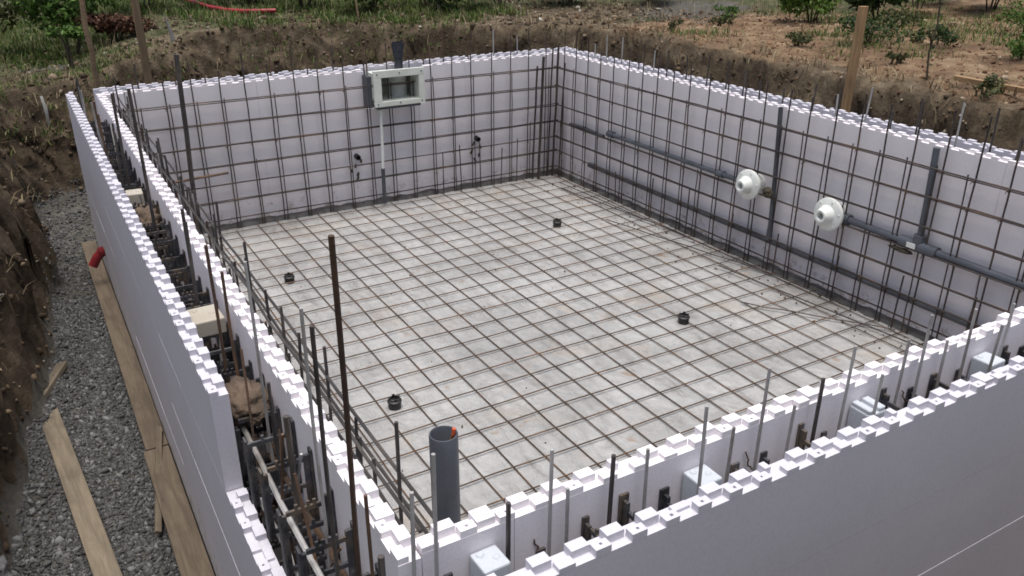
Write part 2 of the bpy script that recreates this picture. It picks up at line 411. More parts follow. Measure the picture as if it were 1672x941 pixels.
def stones(name, P, S, mat, flat=.7):
    n = len(P)
    V = ICO_V[None]*(1+rng.uniform(-.32,.32,(n,12,1)))
    V = V*np.stack([np.ones(n), rng.uniform(.6,1,n), rng.uniform(flat*.6,flat,n)],-1)[:,None,:]
    V = np.einsum('nij,nkj->nki', rand_rot(n), V)*S[:,None,None] + P[:,None,:]
    Fa = ICO_F[None] + (np.arange(n)*12)[:,None,None]
    return tag(mesh_np(name, V.reshape(-1,3), Fa.reshape(-1,3), mat), kind='stuff')
def scatter(n, x0, x1, y0, y1, test):
    x = rng.uniform(x0,x1,n*3); y = rng.uniform(y0,y1,n*3)
    z, d, k, r = terrain(x, y)
    ok = test(x, y, z, d, k, r)
    x, y, z, d, k, r = [a[ok][:n] for a in (x,y,z,d,k,r)]
    px = x + r*.24*fbm(x+z*.9, y+3.1, 41, 2.6, 4, .6); py = y + r*.24*fbm(x-5.2, y+z*.9, 43, 2.6, 4, .6)
    return np.stack([px,py,z],-1)
A = scatter(36000, -1.45, -.3, 1.2, 6.2, lambda x,y,z,d,k,r: (d < .0) & (x < -T-.03))
B = scatter(6000, -1.3, .6, 6.0, 10.0, lambda x,y,z,d,k,r: (d < .06) & ((x < -T-.03) | (y > L+T+.05)))
S = np.concatenate([rng.gamma(1.9, .0034, len(A))+.0035, rng.gamma(2.0, .0036, len(B))+.0045])
P = np.concatenate([A,B]); P[:,2] += S*.25
stones('gravel', P, np.clip(S,.004,.034), GRAVEL, .5)
A = scatter(11000, -2, 7.5, 1.5, 11.5, lambda x,y,z,d,k,r: (r > .05) & (d > -.1))
S = rng.gamma(1.5, .007, len(A))+.004; A[:,2] += S*.1
stones('soil_lumps', A, np.clip(S,.004,.04), RUBBLE)
A = scatter(3600, -1.5, 9, 8, 12.5, lambda x,y,z,d,k,r: (k > .97) & (rng.uniform(size=x.shape) < .6))
A2 = scatter(500, -2, 0, 2, 9, lambda x,y,z,d,k,r: (k > .97))
A = np.concatenate([A, A2]); S = rng.gamma(2, .008, len(A))+.005; A[:,2] += S*.2
stones('soil_rubble', A, np.clip(S,.005,.06), RUBBLE)
A = scatter(6500, 6.1, 12, 1.0, 8.8, lambda x,y,z,d,k,r: (k > .9))
S = rng.gamma(1.4, .006, len(A))+.004; A[:,2] += S*.1
stones('clay_rubble', A, np.clip(S,.004,.045), CLAYLUMP)

def blades(name, P, hgt, wid, lean, mat, per=7, spread=.05):
    n = len(P)*per
    base = np.repeat(P, per, 0) + np.concatenate([rng.normal(0, spread, (n,2)), np.full((n,1), -.01)], 1)
    h = np.repeat(hgt, per)*rng.uniform(.5,1.15,n); w = wid*rng.uniform(.6,1.3,n)
    az = rng.uniform(0, 2*np.pi, n); ln = lean*rng.uniform(.3,1.5,n)*h
    dx, dy = np.cos(az), np.sin(az); sx, sy = -dy*w, dx*w
    v0 = base - np.stack([sx,sy,0*w],-1); v1 = base + np.stack([sx,sy,0*w],-1)
    mid = base + np.stack([dx*ln*.35, dy*ln*.35, h*.6],-1)
    v2 = mid + np.stack([sx,sy,0*w],-1)*.8; v3 = mid - np.stack([sx,sy,0*w],-1)*.8
    tip = base + np.stack([dx*ln, dy*ln, h*(1-.3*np.minimum(ln/h,1.5)*.6)],-1)
    V = np.stack([v0,v1,v2,v3,tip],1).reshape(-1,3); o = (np.arange(n)*5)[:,None]
    Fq = np.concatenate([o+np.array([0,1,2]), o+np.array([0,2,3]), o+np.array([3,2,4])], 0)
    return tag(mesh_np(name, V, Fq, mat), kind='stuff')
def patchy(f, thr, seed):
    return lambda x,y,z,d,k,r: (k > .97) & (fbm(x, y, seed, f, 3) > thr)
# grass on the ground behind the excavation, sparse tufts over the clay
A = scatter(4200, -2.5, 11, 9.2, 16, lambda x,y,z,d,k,r: (k > .97) & (fbm(x,y,61,.7,3) + .28*(y-10.9) - .35*(x>6.5) - .25*(x<1.5) > .0))
blades('grass', A, rng.uniform(.05,.17,len(A)), .008, .7, GRASS, 8, .06)
A = scatter(900, 6.6, 13, 1.5, 8.5, lambda x,y,z,d,k,r: (k > .97) & (fbm(x,y,67,.9,3) > .10 - .05*np.clip(x-8,0,4)))
blades('grass', A, rng.uniform(.03,.13,len(A)), .006, 1.0, GRASS, 9, .12)
A = scatter(1500, -1.5, 13, 8.2, 14, lambda x,y,z,d,k,r: (k > .97))
blades('dry_grass', A, rng.uniform(.05,.28,len(A)), .0035, .8, STRAW, 3, .08)
A = scatter(500, 6.3, 13, 1.5, 8.5, lambda x,y,z,d,k,r: (k > .97))
blades('dry_grass', A, rng.uniform(.03,.16,len(A)), .0035, 1.1, STRAW, 4, .08)
A = scatter(1300, -1.6, 7, 1.8, 11, lambda x,y,z,d,k,r: (d > .12) & (d < .75) & (fbm(x,y,71,1.5,3) > -.1))
blades('dry_grass', A, rng.uniform(.05,.20,len(A)), .005, 1.2, STRAW, 4, .05)
A = scatter(700, -1.3, 5, 8.6, 11.2, lambda x,y,z,d,k,r: (d > .3) & (d < 1.4) & (fbm(x,y,73,1.2,3) > -.05))
blades('grass', A, rng.uniform(.04,.11,len(A)), .006, .9, GRASS, 7, .06)

# ------------------------------------------------------------------ plants (each a thing)
def leaf_cloud(c, rad, n, size, mat, parent, name='foliage', lobes=7, droop=.2, seed=0):
    r2 = np.random.default_rng(seed+100)
    lc = r2.normal(0, .48, (lobes,3)); lc[:,2] = np.abs(lc[:,2])*.9 - .15
    lr = r2.uniform(.28,.62,lobes)
    w = lr**2; pick = r2.choice(lobes, n, p=w/w.sum())
    u = r2.normal(size=(n,3)); u /= np.linalg.norm(u,axis=1)[:,None]
    rr = r2.uniform(.45,1.12,n)[:,None]
    P = (lc[pick] + u*lr[pick][:,None]*rr)*np.array(rad) + np.array(c)
    keep = P[:,2] > c[2]-rad[2]*.95; P = P[keep]; u = u[keep]; n = len(P)
    nrm = u*.6 + r2.normal(0,.6,(n,3)) + np.array([0,0,.5]); nrm /= np.linalg.norm(nrm,axis=1)[:,None]
    a = np.cross(nrm, r2.normal(size=(n,3))); a /= np.linalg.norm(a,axis=1)[:,None]; b = np.cross(nrm, a)
    s = size*r2.uniform(.55,1.4,n)[:,None]
    V = np.stack([P-a*s, P-b*s*.42+nrm*s*.12, P+a*s-nrm*s*droop, P+b*s*.42+nrm*s*.12],1).reshape(-1,3)
    Fq = np.arange(n*4).reshape(-1,4)
    o = mesh_np(name, V, Fq, mat); adopt(o, parent); return o
def bush(name, x, y, rx, ry, rz, n, size, mat, label, cat, group, seed, stems=6, lift=.0):
    z = ground_z(x, y)
    e = empty(name, (x,y,z), label, cat, group)
    m = MB(); rs = random.Random(seed)
    for k in range(stems):
        a = rs.uniform(0, 6.28); q = rs.uniform(.3,.8)
        m.tube([(x+.05*math.cos(a), y+.05*math.sin(a), z-.03), (x+rx*q*.45*math.cos(a), y+ry*q*.45*math.sin(a), z+rz*.6+lift*.5), (x+rx*q*math.cos(a), y+ry*q*math.sin(a), z+lift+rz*rs.uniform(1,1.7))], [.014,.009,.003], 5)
    adopt(m.build('stem', STEM, smooth=True), e)
    leaf_cloud((x,y,z+lift+rz*.85), (rx,ry,rz), n, size, mat, e, seed=seed)
    return e
G = 'bushes growing behind the excavation'
bush('bush', -1.1, 12.55, 1.3,.8,.75, 2600,.055, LEAF_OLIVE, 'dull olive bush at the far corner, beyond the trench', 'bush', G, 1)
bush('bush', 0.05, 11.55, .6,.5,.75, 2600,.045, LEAF_MID, 'green leafy bush behind the small four-stemmed sapling', 'bush', G, 2)
bush('bush', 1.35, 13.55, .9,.7,.7, 2200,.055, LEAF_OLIVE, 'brown-olive scrub behind the reddish dry brush', 'bush', G, 3)
bush('bush', 2.95, 13.3, .8,.6,.6, 2400,.05, LEAF_DARK, 'dark green bush just behind the red hose', 'bush', G, 4)
bush('bush', 3.55, 12.15, .55,.5,.55, 2400,.042, LEAF_MID, 'mid green bush where the red hose ends', 'bush', G, 5)
bush('bush', 4.35, 11.25, .75,.5,.55, 2600,.042, LEAF_MID, 'mid green bush behind the thin bamboo cane', 'bush', G, 6)
bush('bush', 5.25, 11.05, .7,.5,.5, 2400,.042, LEAF_DARK, 'dark bush behind the skimmer, beside the short grey stump', 'bush', G, 7)
bush('bush', 6.35, 10.7, .85,.6,.6, 2800,.045, LEAF_DARK, 'very dark bush beside the short grey stump, on its track side', 'bush', G, 8)
bush('bush', 7.7, 10.75, .75,.5,.42, 2400,.04, LEAF_MID, 'low green bush straight behind the far pool corner', 'bush', G, 9)
bush('bush', 9.15, 10.35, .7,.5,.40, 2000,.04, LEAF_OLIVE, 'olive bush at the end of the grey gravel track', 'bush', G, 10)
bush('bush', 9.45, 7.0, .55,.42,.42, 2600,.04, LEAF_BRIGHT, 'bright green leafy bush beside the gravel track', 'bush', G, 11)
bush('bush', 10.75, 6.9, .55,.42,.45, 2400,.045, LEAF_DARK, 'dark green bush between the bright bush and the tall wooden stake', 'bush', G, 12)
bush('bush', 12.3, 7.35, .8,.6,.45, 2000,.045, LEAF_MID, 'mid green bush behind the top of the tall wooden stake', 'bush', G, 13)
bush('bush', 12.95, 6.5, .85,.55,.55, 2800,.045, LEAF_DARK, 'very dark bush above the dark thin sapling on the clay', 'bush', G, 14)
bush('bush', 13.9, 5.65, .9,.7,.4, 2200,.045, LEAF_OLIVE, 'olive bush at the edge of the clay, past the very dark bush', 'bush', G, 15)
bush('dry_brush', .62, 11.35, .42,.28,.24, 1300,.038, BRUSH_RED, 'heap of reddish-brown dry brush beside a leaning stake', 'brush heap', None, 16, 9)
# small plants
bush('sapling', -.02, 10.35, .17,.15,.13, 420,.035, LEAF_MID, 'small sapling with four bare dark stems on the trench edge', 'sapling', None, 17, 4, .32)
WG = 'weeds on the clay'
for i, (x, y, r_, n, mt, lb) in enumerate([
    (8.0, 7.35, .10, 130, LEAF_OLIVE, 'thin dark weed standing at the front of the gravel track'),
    (8.3, 7.55, .12, 150, LEAF_MID, 'taller green weed behind the thin dark one by the gravel track'),
    (8.15, 5.05, .42, 900, LEAF_DARK, 'wide low dark green weed patch behind the tall wooden stake'),
    (8.75, 4.55, .26, 500, LEAF_DARK, 'dark green weed clump crossed by the dark thin sapling'),
    (7.35, 5.35, .20, 280, LEAF_OLIVE, 'small olive weed beside the tall wooden stake, on its gravel track side'),
    (8.55, 3.35, .30, 520, LEAF_MID, 'green weed clump on the clay behind the lying timber'),
    (10.9, 4.75, .5, 900, LEAF_MID, 'broad green weed patch at the far edge of the clay'),
    (10.2, 6.0, .28, 420, LEAF_OLIVE, 'olive weed clump below the bush behind the stake top'),
    (6.55, 2.55, .16, 260, LEAF_OLIVE, 'small weed on the bank edge below the lying timber'),
    (9.0, 8.3, .2, 260, LEAF_MID, 'green weed in the middle of the gravel track'),
    (6.75, 6.9, .10, 120, LEAF_OLIVE, 'small weed on the clay near the far pool corner'),
    (7.3, 4.0, .12, 160, LEAF_OLIVE, 'small dark weed with a twig beside the tall wooden stake')]):
    bush('weed', x, y, r_, r_*.8, max(.09, r_*.45), n, .024, mt, lb, 'weed', WG, 40+i, 4)
def sapling_line(pts, name, label, seed, mat=LEAF_DARK):
    e = empty(name, pts[0], label, 'sapling'); m = MB(); rs = random.Random(seed)
    m.tube(pts, [.012]+[.009]*(len(pts)-2)+[.004], 6); adopt(m.build('stem', STEM, smooth=True), e)
    V = []; n = 0
    for k in range(60):
        q = rs.random(); i = min(int(q*(len(pts)-1)), len(pts)-2); f = q*(len(pts)-1)-i
        p = Vector(pts[i]).lerp(Vector(pts[i+1]), f); a = rs.uniform(0,6.28); d = Vector((math.cos(a),math.sin(a),rs.uniform(-.2,.6)))*.05
        s = Vector((-d.y,d.x,.01))*.3
        V += [tuple(p), tuple(p+d*.5+s), tuple(p+d), tuple(p+d*.5-s)]; n += 1
    adopt(mesh_np('foliage', V, np.arange(n*4).reshape(-1,4), mat), e); return e
zs = ground_z(6.78, 3.25)
sapling_line([(6.78,3.25,zs-.03),(6.80,3.30,zs+.25),(6.86,3.31,zs+.5),(6.90,3.36,zs+.75),(6.93,3.40,zs+.95)], 'thin_sapling', 'dark thin sapling leaning on the edge of the clay', 5)

# ------------------------------------------------------------------ pool slab and mortar joint
m = MB(); m.box(-T+.004, W+T+.03, -T-.03, L+T+.03, -.20, -.004)
slab = m.build('concrete_slab', CONCRETE); tag(slab, kind='structure')
mj = MB(); rs = random.Random(3)
def fillet(p0, p1, inward):
    n = int((Vector(p1)-Vector(p0)).length/.08); prev = None
    for i in range(n+1):
        p = Vector(p0).lerp(Vector(p1), i/n); a = .05+rs.uniform(-.012,.018); h = .045+rs.uniform(-.008,.014)
        q = [p+Vector((0,0,-.003)), p+Vector(inward)*a+Vector((0,0,-.003)), p+Vector(inward)*a*.55+Vector((0,0,h*.7)), p+Vector((0,0,h))]
        b0 = len(mj.v); mj.v += [tuple(v) for v in q]
        if prev is not None:
            for k in range(3): mj.f.append((prev+k, prev+k+1, b0+k+1, b0+k)); mj.m.append(0)
        prev = b0
fillet((.0,L-.001,0), (W,L-.001,0), (0,-1,0)); fillet((W-.001,L,0), (W-.001,.05,0), (-1,0,0))
fil = mj.build('mortar_joint', MORTAR, smooth=True); tag(fil, kind='structure')

# ------------------------------------------------------------------ foam walls
def panel(axis_, u0, u1, w0, w1, top_courses=COURSES, seed=0, cuts=(), teeth=True, tooth_span=None, length=1.2, merge=.10, hs=.020):
    """one foam panel running along X ('x') or Y ('y'): stacked blocks with studs along the top edge. cuts: (u0,u1,z0) openings from z0 up."""
    m = MB(); rs = random.Random(seed)
    def bx(a0, a1, b0, b1, z0, z1):
        if axis_ == 'x': m.box(a0, a1, b0, b1, z0, z1)
        else: m.box(b0, b1, a0, a1, z0, z1)
    def stud(a0, a1, b0, b1, z0, z1):
        ca, cb = (a0+a1)/2, (b0+b1)/2; ha, hb = (a1-a0)/2, (b1-b0)/2; r_ = min(ha, hb)*rs.uniform(.28,.44)
        base = len(m.v); P = lambda a, b, z: (a, b, z) if axis_ == 'x' else (b, a, z)
        c_ = rs.uniform(.80,.97); rim = [(-1,-c_),(-c_,-1),(c_,-1),(1,-c_),(1,c_),(c_,1),(-c_,1),(-1,c_)]; oa, ob = rs.uniform(-.15,.2)*ha, rs.uniform(-.1,.15)*hb
        if axis_ == 'y': rim = rim[::-1]
        for z in (z0, z1):
            for (p_, q_) in rim: m.v.append(P(ca+p_*ha, cb+q_*hb, z))
        for (k_, z) in ((1, z1), (.92, z1-.014)):
            for (p_, q_) in rim:
                n_ = math.hypot(p_, q_); m.v.append(P(ca+oa+p_/n_*r_*k_, cb+ob+q_/n_*r_*k_, z))
        for k in range(8):
            k2 = (k+1) % 8
            m.f += [(base+k, base+k2, base+8+k2, base+8+k), (base+8+k, base+8+k2, base+16+k2, base+16+k), (base+16+k, base+16+k2, base+24+k2, base+24+k)]; m.m += [0,0,0]
        m.f.append(tuple(base+24+k for k in range(8))); m.m.append(0)
    for ci in range(len(top_courses)-1):
        z0, z1 = top_courses[ci], top_courses[ci+1]
        off = -(.6 if ci % 2 else 0) - .31
        u = u0 + off
        while u < u1:
            segs = [(max(u, u0), min(u+length, u1))]
            for (c0, c1, cz) in cuts:
                if z1 > cz+.01:
                    ns = []
                    for (a, b_) in segs:
                        if b_ <= c0 or a >= c1: ns.append((a, b_))
                        else:
                            if a < c0: ns.append((a, c0))
                            if b_ > c1: ns.append((c1, b_))
                    segs = ns
            for (a, b_) in segs:
                if b_-a > .004: bx(a+.001, b_-.001, w0+rs.uniform(0,.002), w1-rs.uniform(0,.002), z0+.001, z1-.001)
            u += length
    if teeth:
        zt = top_courses[-1]; mid = (w0+w1)/2; p = .12
        a0, a1 = tooth_span or (u0, u1)
        u = a0
        while u < a1-.05:
            if any(c0-.06 < u < c1 for (c0, c1, cz) in cuts): u += p; continue
            h = hs+rs.uniform(-.003,.003); j = rs.uniform(-.003,.003)
            # front row: stud with a socket
            e0, e1 = u+j, min(u+.052+j, a1)
            zz = zt-.002
            if rs.random() < .6:
                stud(e0, e1, w0+.001, mid-.001, zz, zz+h)
            else: bx(e0, e1, w0+.001, mid-.001, zz, zz+h*rs.uniform(.6,1))
            # back row: taller block, shifted half a period, sometimes run together or broken
            f0, f1 = u+.057+j, min(u+.115+j, a1)
            if f1-f0 > .02:
                q = rs.random()
                if q < merge: bx(f0, f1, w0+.012, w1-.001, zz, zz+h*1.05)
                elif q < .84: bx(f0, f1, mid-.004, w1-.001, zz, zz+h*1.15)
                elif q < .93: bx(f0, f0+.024, mid+.002, w1-.001, zz, zz+h*1.15)
                else: bx(f0, f1, mid, w1-.008, zz, zz+h*.5)
            u += p
    return m
def foam_wall(label, loc): return empty('foam_wall', loc, label, 'foam wall')
wall_near = foam_wall('white foam formwork wall with pale spacer blocks and steel rods in its open core', (2.5,-T/2,0))
wall_trench = foam_wall('white foam formwork wall beside the gravel trench, stepped down at one end', (-T/2,3.5,0))
wall_far = foam_wall('white foam formwork wall holding the skimmer box', (2.5,L+T/2,0))
wall_inlet = foam_wall('white foam formwork wall behind the two round white inlets', (W+T/2,3.5,0))
BV = .0022
def addp(mb, name, wall, mat): o = mb.build(name, mat, bevel=BV); adopt(o, wall); return o
addp(panel('x', .006, W-.002, -t, 0, seed=1, hs=.024), 'inner_panel', wall_near, FOAM)
addp(panel('x', -T, W+T, -T, -T+t, seed=2, hs=.024, length=9), 'outer_panel', wall_near, FOAM_SHADED)
addp(panel('y', -t-.012, L-.002, -t, 0, seed=3, hs=.024), 'inner_panel', wall_trench, FOAM)
# outer panel: full height up to the step, one course lower from there to the near corner
YS = 1.03
mp = panel('y', YS, 7.29, -T, -T+t, seed=4, hs=.024)
mq = panel('y', -T+t+.003, YS, -T, -T+t, top_courses=COURSES[:-1], seed=5, tooth_span=(-T+t+.05, YS-.05), hs=.024)
n0 = len(mp.v); mp.v += mq.v; mp.f += [tuple(i+n0 for i in f) for f in mq.f]; mp.m += mq.m
addp(mp, 'outer_panel', wall_trench, FOAM_SHADED)
addp(panel('x', -t, W+t, L, L+t, seed=6, cuts=[(2.58,3.30,1.09)]), 'inner_panel', wall_far, FOAM)
addp(panel('x', -t, W+T, L+T-t, L+T, seed=7), 'outer_panel', wall_far, FOAM_SHADED)
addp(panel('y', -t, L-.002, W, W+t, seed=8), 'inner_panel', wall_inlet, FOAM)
addp(panel('y', -T+t+.003, L+T-t-.003, W+T-t, W+T, seed=9), 'outer_panel', wall_inlet, FOAM_SHADED)

# plastic web ties that hold the two panels of a wall apart
def web_tie(axis_, u, c0, c1, seed, ztop=1.40, far_strip=True, courses=((.72,1.05),(1.10,1.45))):
    m = MB(); rs = random.Random(seed)
    def bx(a0, a1, b0, b1, z0, z1):
        if axis_ == 'x': m.box(a0, a1, b0, b1, z0, z1)
        else: m.box(b0, b1, a0, a1, z0, z1)
    for (z0, z1) in courses:
        z1 = min(z1, ztop) + rs.uniform(-.05,.02) if z1 > 1.2 else z1
        g = .012; j = rs.uniform(-.004,.004)
        sw = rs.uniform(.011,.018)
        bx(u-sw, u+sw, c1-.009, c1-.001, z0, z1)              # strip on one face
        bx(u-.019, u+.019, c0+.001, c0+.009, z0, z1-.03)
        bx(u-.006, u+.006, c1-.030, c1-.010, z0, z1-.02)          # stiffening fin
        bx(u-.006, u+.006, c0+.010, c0+.026, z0, z1-.05)
        for q in (.12, .5, .86):
            zc = z0+(z1-z0)*q+rs.uniform(-.02,.02)
            bx(u-.005+j, u+.005+j, c0+.027, c1-.031, zc-.008, zc+.008)   # cross arms
            if rs.random() < .25: continue
            for s in ((.25,.42,.58,.75) if rs.random() < .5 else (.3,.66)):                                   # rebar saddles
                b = c0+.03+(c1-c0-.06)*s
                bx(u-.004+j, u+.004+j, b-.005, b+.005, zc+.0082, zc+.026)
        bm = (c0+c1)/2
        bx(u-.0045, u+.0045, bm-.022, bm+.022, z0+(z1-z0)*.13+.013, z0+(z1-z0)*.49-.013) if rs.random() < .6 else None
    return m
cA, cB = -T+t, -t
for i in range(31):
    u = .08 + i*.153
    if min(abs(u-q) for q in (.19,.97,1.765,2.5)) < .075: continue
    o = web_tie('x', u + .01*math.sin(i*3), cA, cB, 200+i, 1.43+.04*math.sin(i*2.3)).build('web_tie', TIE_PLASTIC); adopt(o, wall_near)
for i in range(34):
    u = -.14 + i*.205
    low = u < YS-.02
    o = web_tie('y', u, cA, cB, 300+i, 1.0 if False else 1.40, courses=((.30,.64),(.72,1.05)) if False else ((.72,1.04),(1.10,1.40))).build('web_tie', TIE_PLASTIC); adopt(o, wall_trench)

# ------------------------------------------------------------------ foam spacer blocks resting in the cores
def spacer(x, y, z1, sx, sy, h, rz, mat, label, group, v=0):
    e = empty('spacer_block', (x,y,z1-h), label, 'foam block', group)
    e.rotation_euler = (0,0,rz)
    m = MB(); m.box(-sx/2, sx/2, -sy/2, sy/2, 0, h)
    o = m.build('block', mat, parent=e, bevel=.006, seg=2)
    m = MB()
    if v == 0:
        m.lathe([(.0,.005),(.011,.005),(.014,-.004)], 12, Matrix.Translation((-sx*.22, sy*.28, h)))
        m.lathe([(.0,.004),(.010,.004),(.013,-.002)], 10, Matrix.Translation((sx*.2, -sy*.05, h)))
    else:
        m.box(-sx*.46, -sx*.16, -sy*.46, sy*.46, h-.002, h+.016); m.box(sx*.10, sx*.46, -sy*.46, sy*.46, h-.002, h+.016)
    m.build('stud', mat, parent=o, smooth=False, bevel=.003)
    return e
G = 'foam spacer blocks in the wall cores'
yc = (cA+cB)/2
spacer(.19, -.115, 1.44, .085, .088, .20, .03, SPACER, 'pale foam spacer block closest to the grey standpipe', G)
spacer(.97, -.115, 1.43, .092, .088, .20, .0, SPACER, 'pale foam spacer block with a round stud, second from the grey standpipe', G)
spacer(1.765, -.115, 1.43, .092, .088, .20, -.03, SPACER, 'pale grooved foam spacer block, third from the grey standpipe', G, 1)
spacer(2.50, -.115, 1.43, .095, .088, .20, .02, SPACER, 'pale foam spacer block furthest along the wall from the grey standpipe', G)
spacer(-T/2-.01, 1.88, 1.44, .14, .17, .075, .04, YFOAM, 'yellowed foam block wedged in the wall core behind the brown mud lump', G, 0)
spacer(-T/2-.01, 4.05, 1.41, .10, .12, .07, -.05, YFOAM, 'small yellowed foam block deep in the trench-side wall core', G, 0)
def lump(x, y, z, s, mat, label, seed):
    r2 = np.random.default_rng(seed); V = []; Fq = []; n, k = 36, 24
    for i in range(k+1):
        th = math.pi*i/k
        for j in range(n):
            p = 2*math.pi*j/n; d = Vector((math.sin(th)*math.cos(p), math.sin(th)*math.sin(p), math.cos(th)))
            q = 1+.5*float(fbm(np.array([d.x*1.5+seed]), np.array([d.y*1.5+d.z*2]), seed, 1.6, 5, .65)[0])
            V.append((x+d.x*s[0]*q, y+d.y*s[1]*q, z+d.z*s[2]*q))
    for i in range(k):
        for j in range(n): Fq.append((i*n+j, (i+1)*n+j, (i+1)*n+(j+1)%n, i*n+(j+1)%n))
    o = mesh_np('mud_lump', V, Fq, mat, smooth=True); return tag(o, label, 'mud lump')
MUD = simple('brown_mud', (.165,.118,.083), (.085,.06,.042), 7, .95, 0, .8, .02)
lump(-T/2, 1.24, 1.335, (.086,.15,.06), MUD, 'brown lump of earth filling the wall core by the step in the foam', 3)
lump(-T/2, 3.75, 1.30, (.08,.14,.10), MUD, 'small brown earth lump in the core beside the small yellowed block', 8)

# ------------------------------------------------------------------ steel grids
def jit(s): return random.uniform(-s, s)
grid = empty('rebar_grid', (W/2, L/2, .03), 'square steel rebar grid lying flat over the concrete pool floor', 'rebar grid')
def wavy(p0, p1, n=8, s=.004, r=.0055, sz=.003):
    p0, p1 = Vector(p0), Vector(p1)
    return [p0.lerp(p1, i/n) + Vector((jit(s), jit(s), jit(sz))) for i in range(n+1)]
for i in range(23):
    x = .11 + i*.2223 + jit(.008); s0 = random.choice([.05,.09,.14,.22]); 
    if x > W-.05: break
    m = MB(); m.tube(wavy((x+jit(.012), s0, .008), (x+jit(.012), L-.06-random.choice([0,.05,.1]), .008), 14, .007), .0044, 6)
    adopt(m.build('bar', REBAR_FLOOR, smooth=True), grid)
for j in range(31):
    y = .06 + j*.2265 + jit(.008)
    if y > L-.04: break
    m = MB(); m.tube(wavy((.04+jit(.03), y+jit(.012), .017), (W-.05, y+jit(.012), .017), 12, .007), .0046, 6)
    adopt(m.build('bar', REBAR_FLOOR, smooth=True), grid)
# a few loose offcuts lying over the grid by the inlet wall
for (a, b_) in (((4.55,5.2,.026),(5.0,3.2,.026)), ((4.75,6.4,.026),(4.98,4.4,.026)), ((4.3,2.9,.026),(5.0,1.9,.026)), ((4.7,3.6,.028),(4.95,1.2,.028)), ((4.85,6.6,.03),(5.02,2.4,.028))):
    m = MB(); m.tube(wavy(a, b_, 6, .01), .006, 6); o = m.build('bar', REBAR, smooth=True); adopt(o, grid)

HZ = [.105, .305, .484, .68, .885, 1.118]
def wall_grid(axis_, uA, uB, w, verts, label, loc, inward, top_z, short_every=2):
    """upright double grid standing just inside a wall. inward = +1/-1 into the pool along the thickness axis"""
    g = empty('rebar_grid', loc, label, 'rebar grid')
    P = (lambda u, d, z: (u, w+inward*d, z)) if axis_ == 'x' else (lambda u, d, z: (w+inward*d, u, z))
    for z in HZ:
        for d, dz in ((.045, 0), ):
            m = MB(); m.tube(wavy(P(uA, d, z+dz+jit(.008)), P(uB, d, z+dz+jit(.008)), 14, .004), .0075, 6); adopt(m.build('bar', REBAR, smooth=True), g)
        if z > .2:
            m = MB(); m.tube(wavy(P(uA, .085, z+.022+jit(.006)), P(uB, .085, z+.022+jit(.006)), 14, .004), .0062, 6); adopt(m.build('bar', REBAR, smooth=True), g)
    for d, z in ((.045,1.332),(.105,1.362)):
        m = MB(); m.tube(wavy(P(uA, d, z+jit(.004)), P(uB, d, z+jit(.004)), 16, .004), .0068, 6); adopt(m.build('bar', REBAR, smooth=True), g)
    for k, u in enumerate(verts):
        zt = top_z() if callable(top_z) else top_z; gap = .03 if axis_ == 'x' else .038
        m = MB(); m.tube(wavy(P(u+jit(.008), .062, .0), P(u+jit(.018), .062, zt), 8, .003), .0068, 6); adopt(m.build('bar', REBAR, smooth=True), g)
        m = MB(); m.tube(wavy(P(u+gap+jit(.006), .070, .0), P(u+gap+jit(.008), .070, random.choice([1.36,1.37,1.38,.72,1.37])), 7, .003), .0055, 6); adopt(m.build('bar', REBAR, smooth=True), g)
    return g
fx = [.26+.2575*i for i in range(19)]
far_grid = wall_grid('x', .06, W-.05, L, fx, 'upright double rebar grid in front of the skimmer wall', (W/2,L-.06,0), -1, lambda: random.uniform(1.58,1.86))
ry = [.33+.2515*i for i in range(27)]
inlet_grid = wall_grid('y', .06, L-.05, W, ry, 'upright double rebar grid crossed by grey pipes and two white inlets', (W-.06,L/2,0), -1, lambda: random.uniform(1.66,1.84))
def knot(p, ax, g):
    m = MB(); q = Vector(p); a = jit(.012); l = random.uniform(.012,.03)
    side = Vector((1,0,0)) if ax == 'x' else Vector((0,1,0)); out = Vector((0,-1,0)) if ax == 'x' else Vector((-1,0,0))
    m.tube([q-side*.011-Vector((0,0,.012)), q+out*.012, q+side*.011+Vector((0,0,.012))], .0042, 5)
    m.tube([q+out*.012, q+out*(.012+l*.6)-Vector((0,0,l))+side*a], .0028, 5)
    adopt(m.build('tie_wire', ROD_RUST), g)
for u in ry:
    for z in (1.332, 1.118, .68, .305):
        if random.random() < .72: knot((W-.062, u+jit(.004), z), 'y', inlet_grid)
for u in fx:
    for z in (1.332, .885, .484):
        if random.random() < .7: knot((u, L-.062, z), 'x', far_grid)
# thick upright bundle at the far corner
for (x, y, r_, z1) in ((4.79, L-.13, .017, 1.50), (4.72, L-.10, .012, 1.39), (W-.10, L-.10, .014, 1.62), (W-.16, L-.07, .010, 1.60), (W-.07, L-.20, .010, 1.42)):
    m = MB(); m.tube(wavy((x-.03,y,.0), (x+.02,y,z1), 6, .004), r_, 7); adopt(m.build('corner_bar', REBAR, smooth=True), far_grid)
for k in range(5):       # starter bars rising from the slab
    x = 3.46 + k*.257 + jit(.02); m = MB(); m.tube([(x,L-.085,0),(x+jit(.02),L-.085,.42+.2*random.random())], .0068, 6); adopt(m.build('starter_bar', REBAR, smooth=True), far_grid)
for k in range(9):
    y = .75 + k*.62 + jit(.03); m = MB(); m.tube([(W-.075,y,0),(W-.075,y+jit(.02),.34+.18*random.random())], .0068, 6); adopt(m.build('starter_bar', REBAR, smooth=True), inlet_grid)
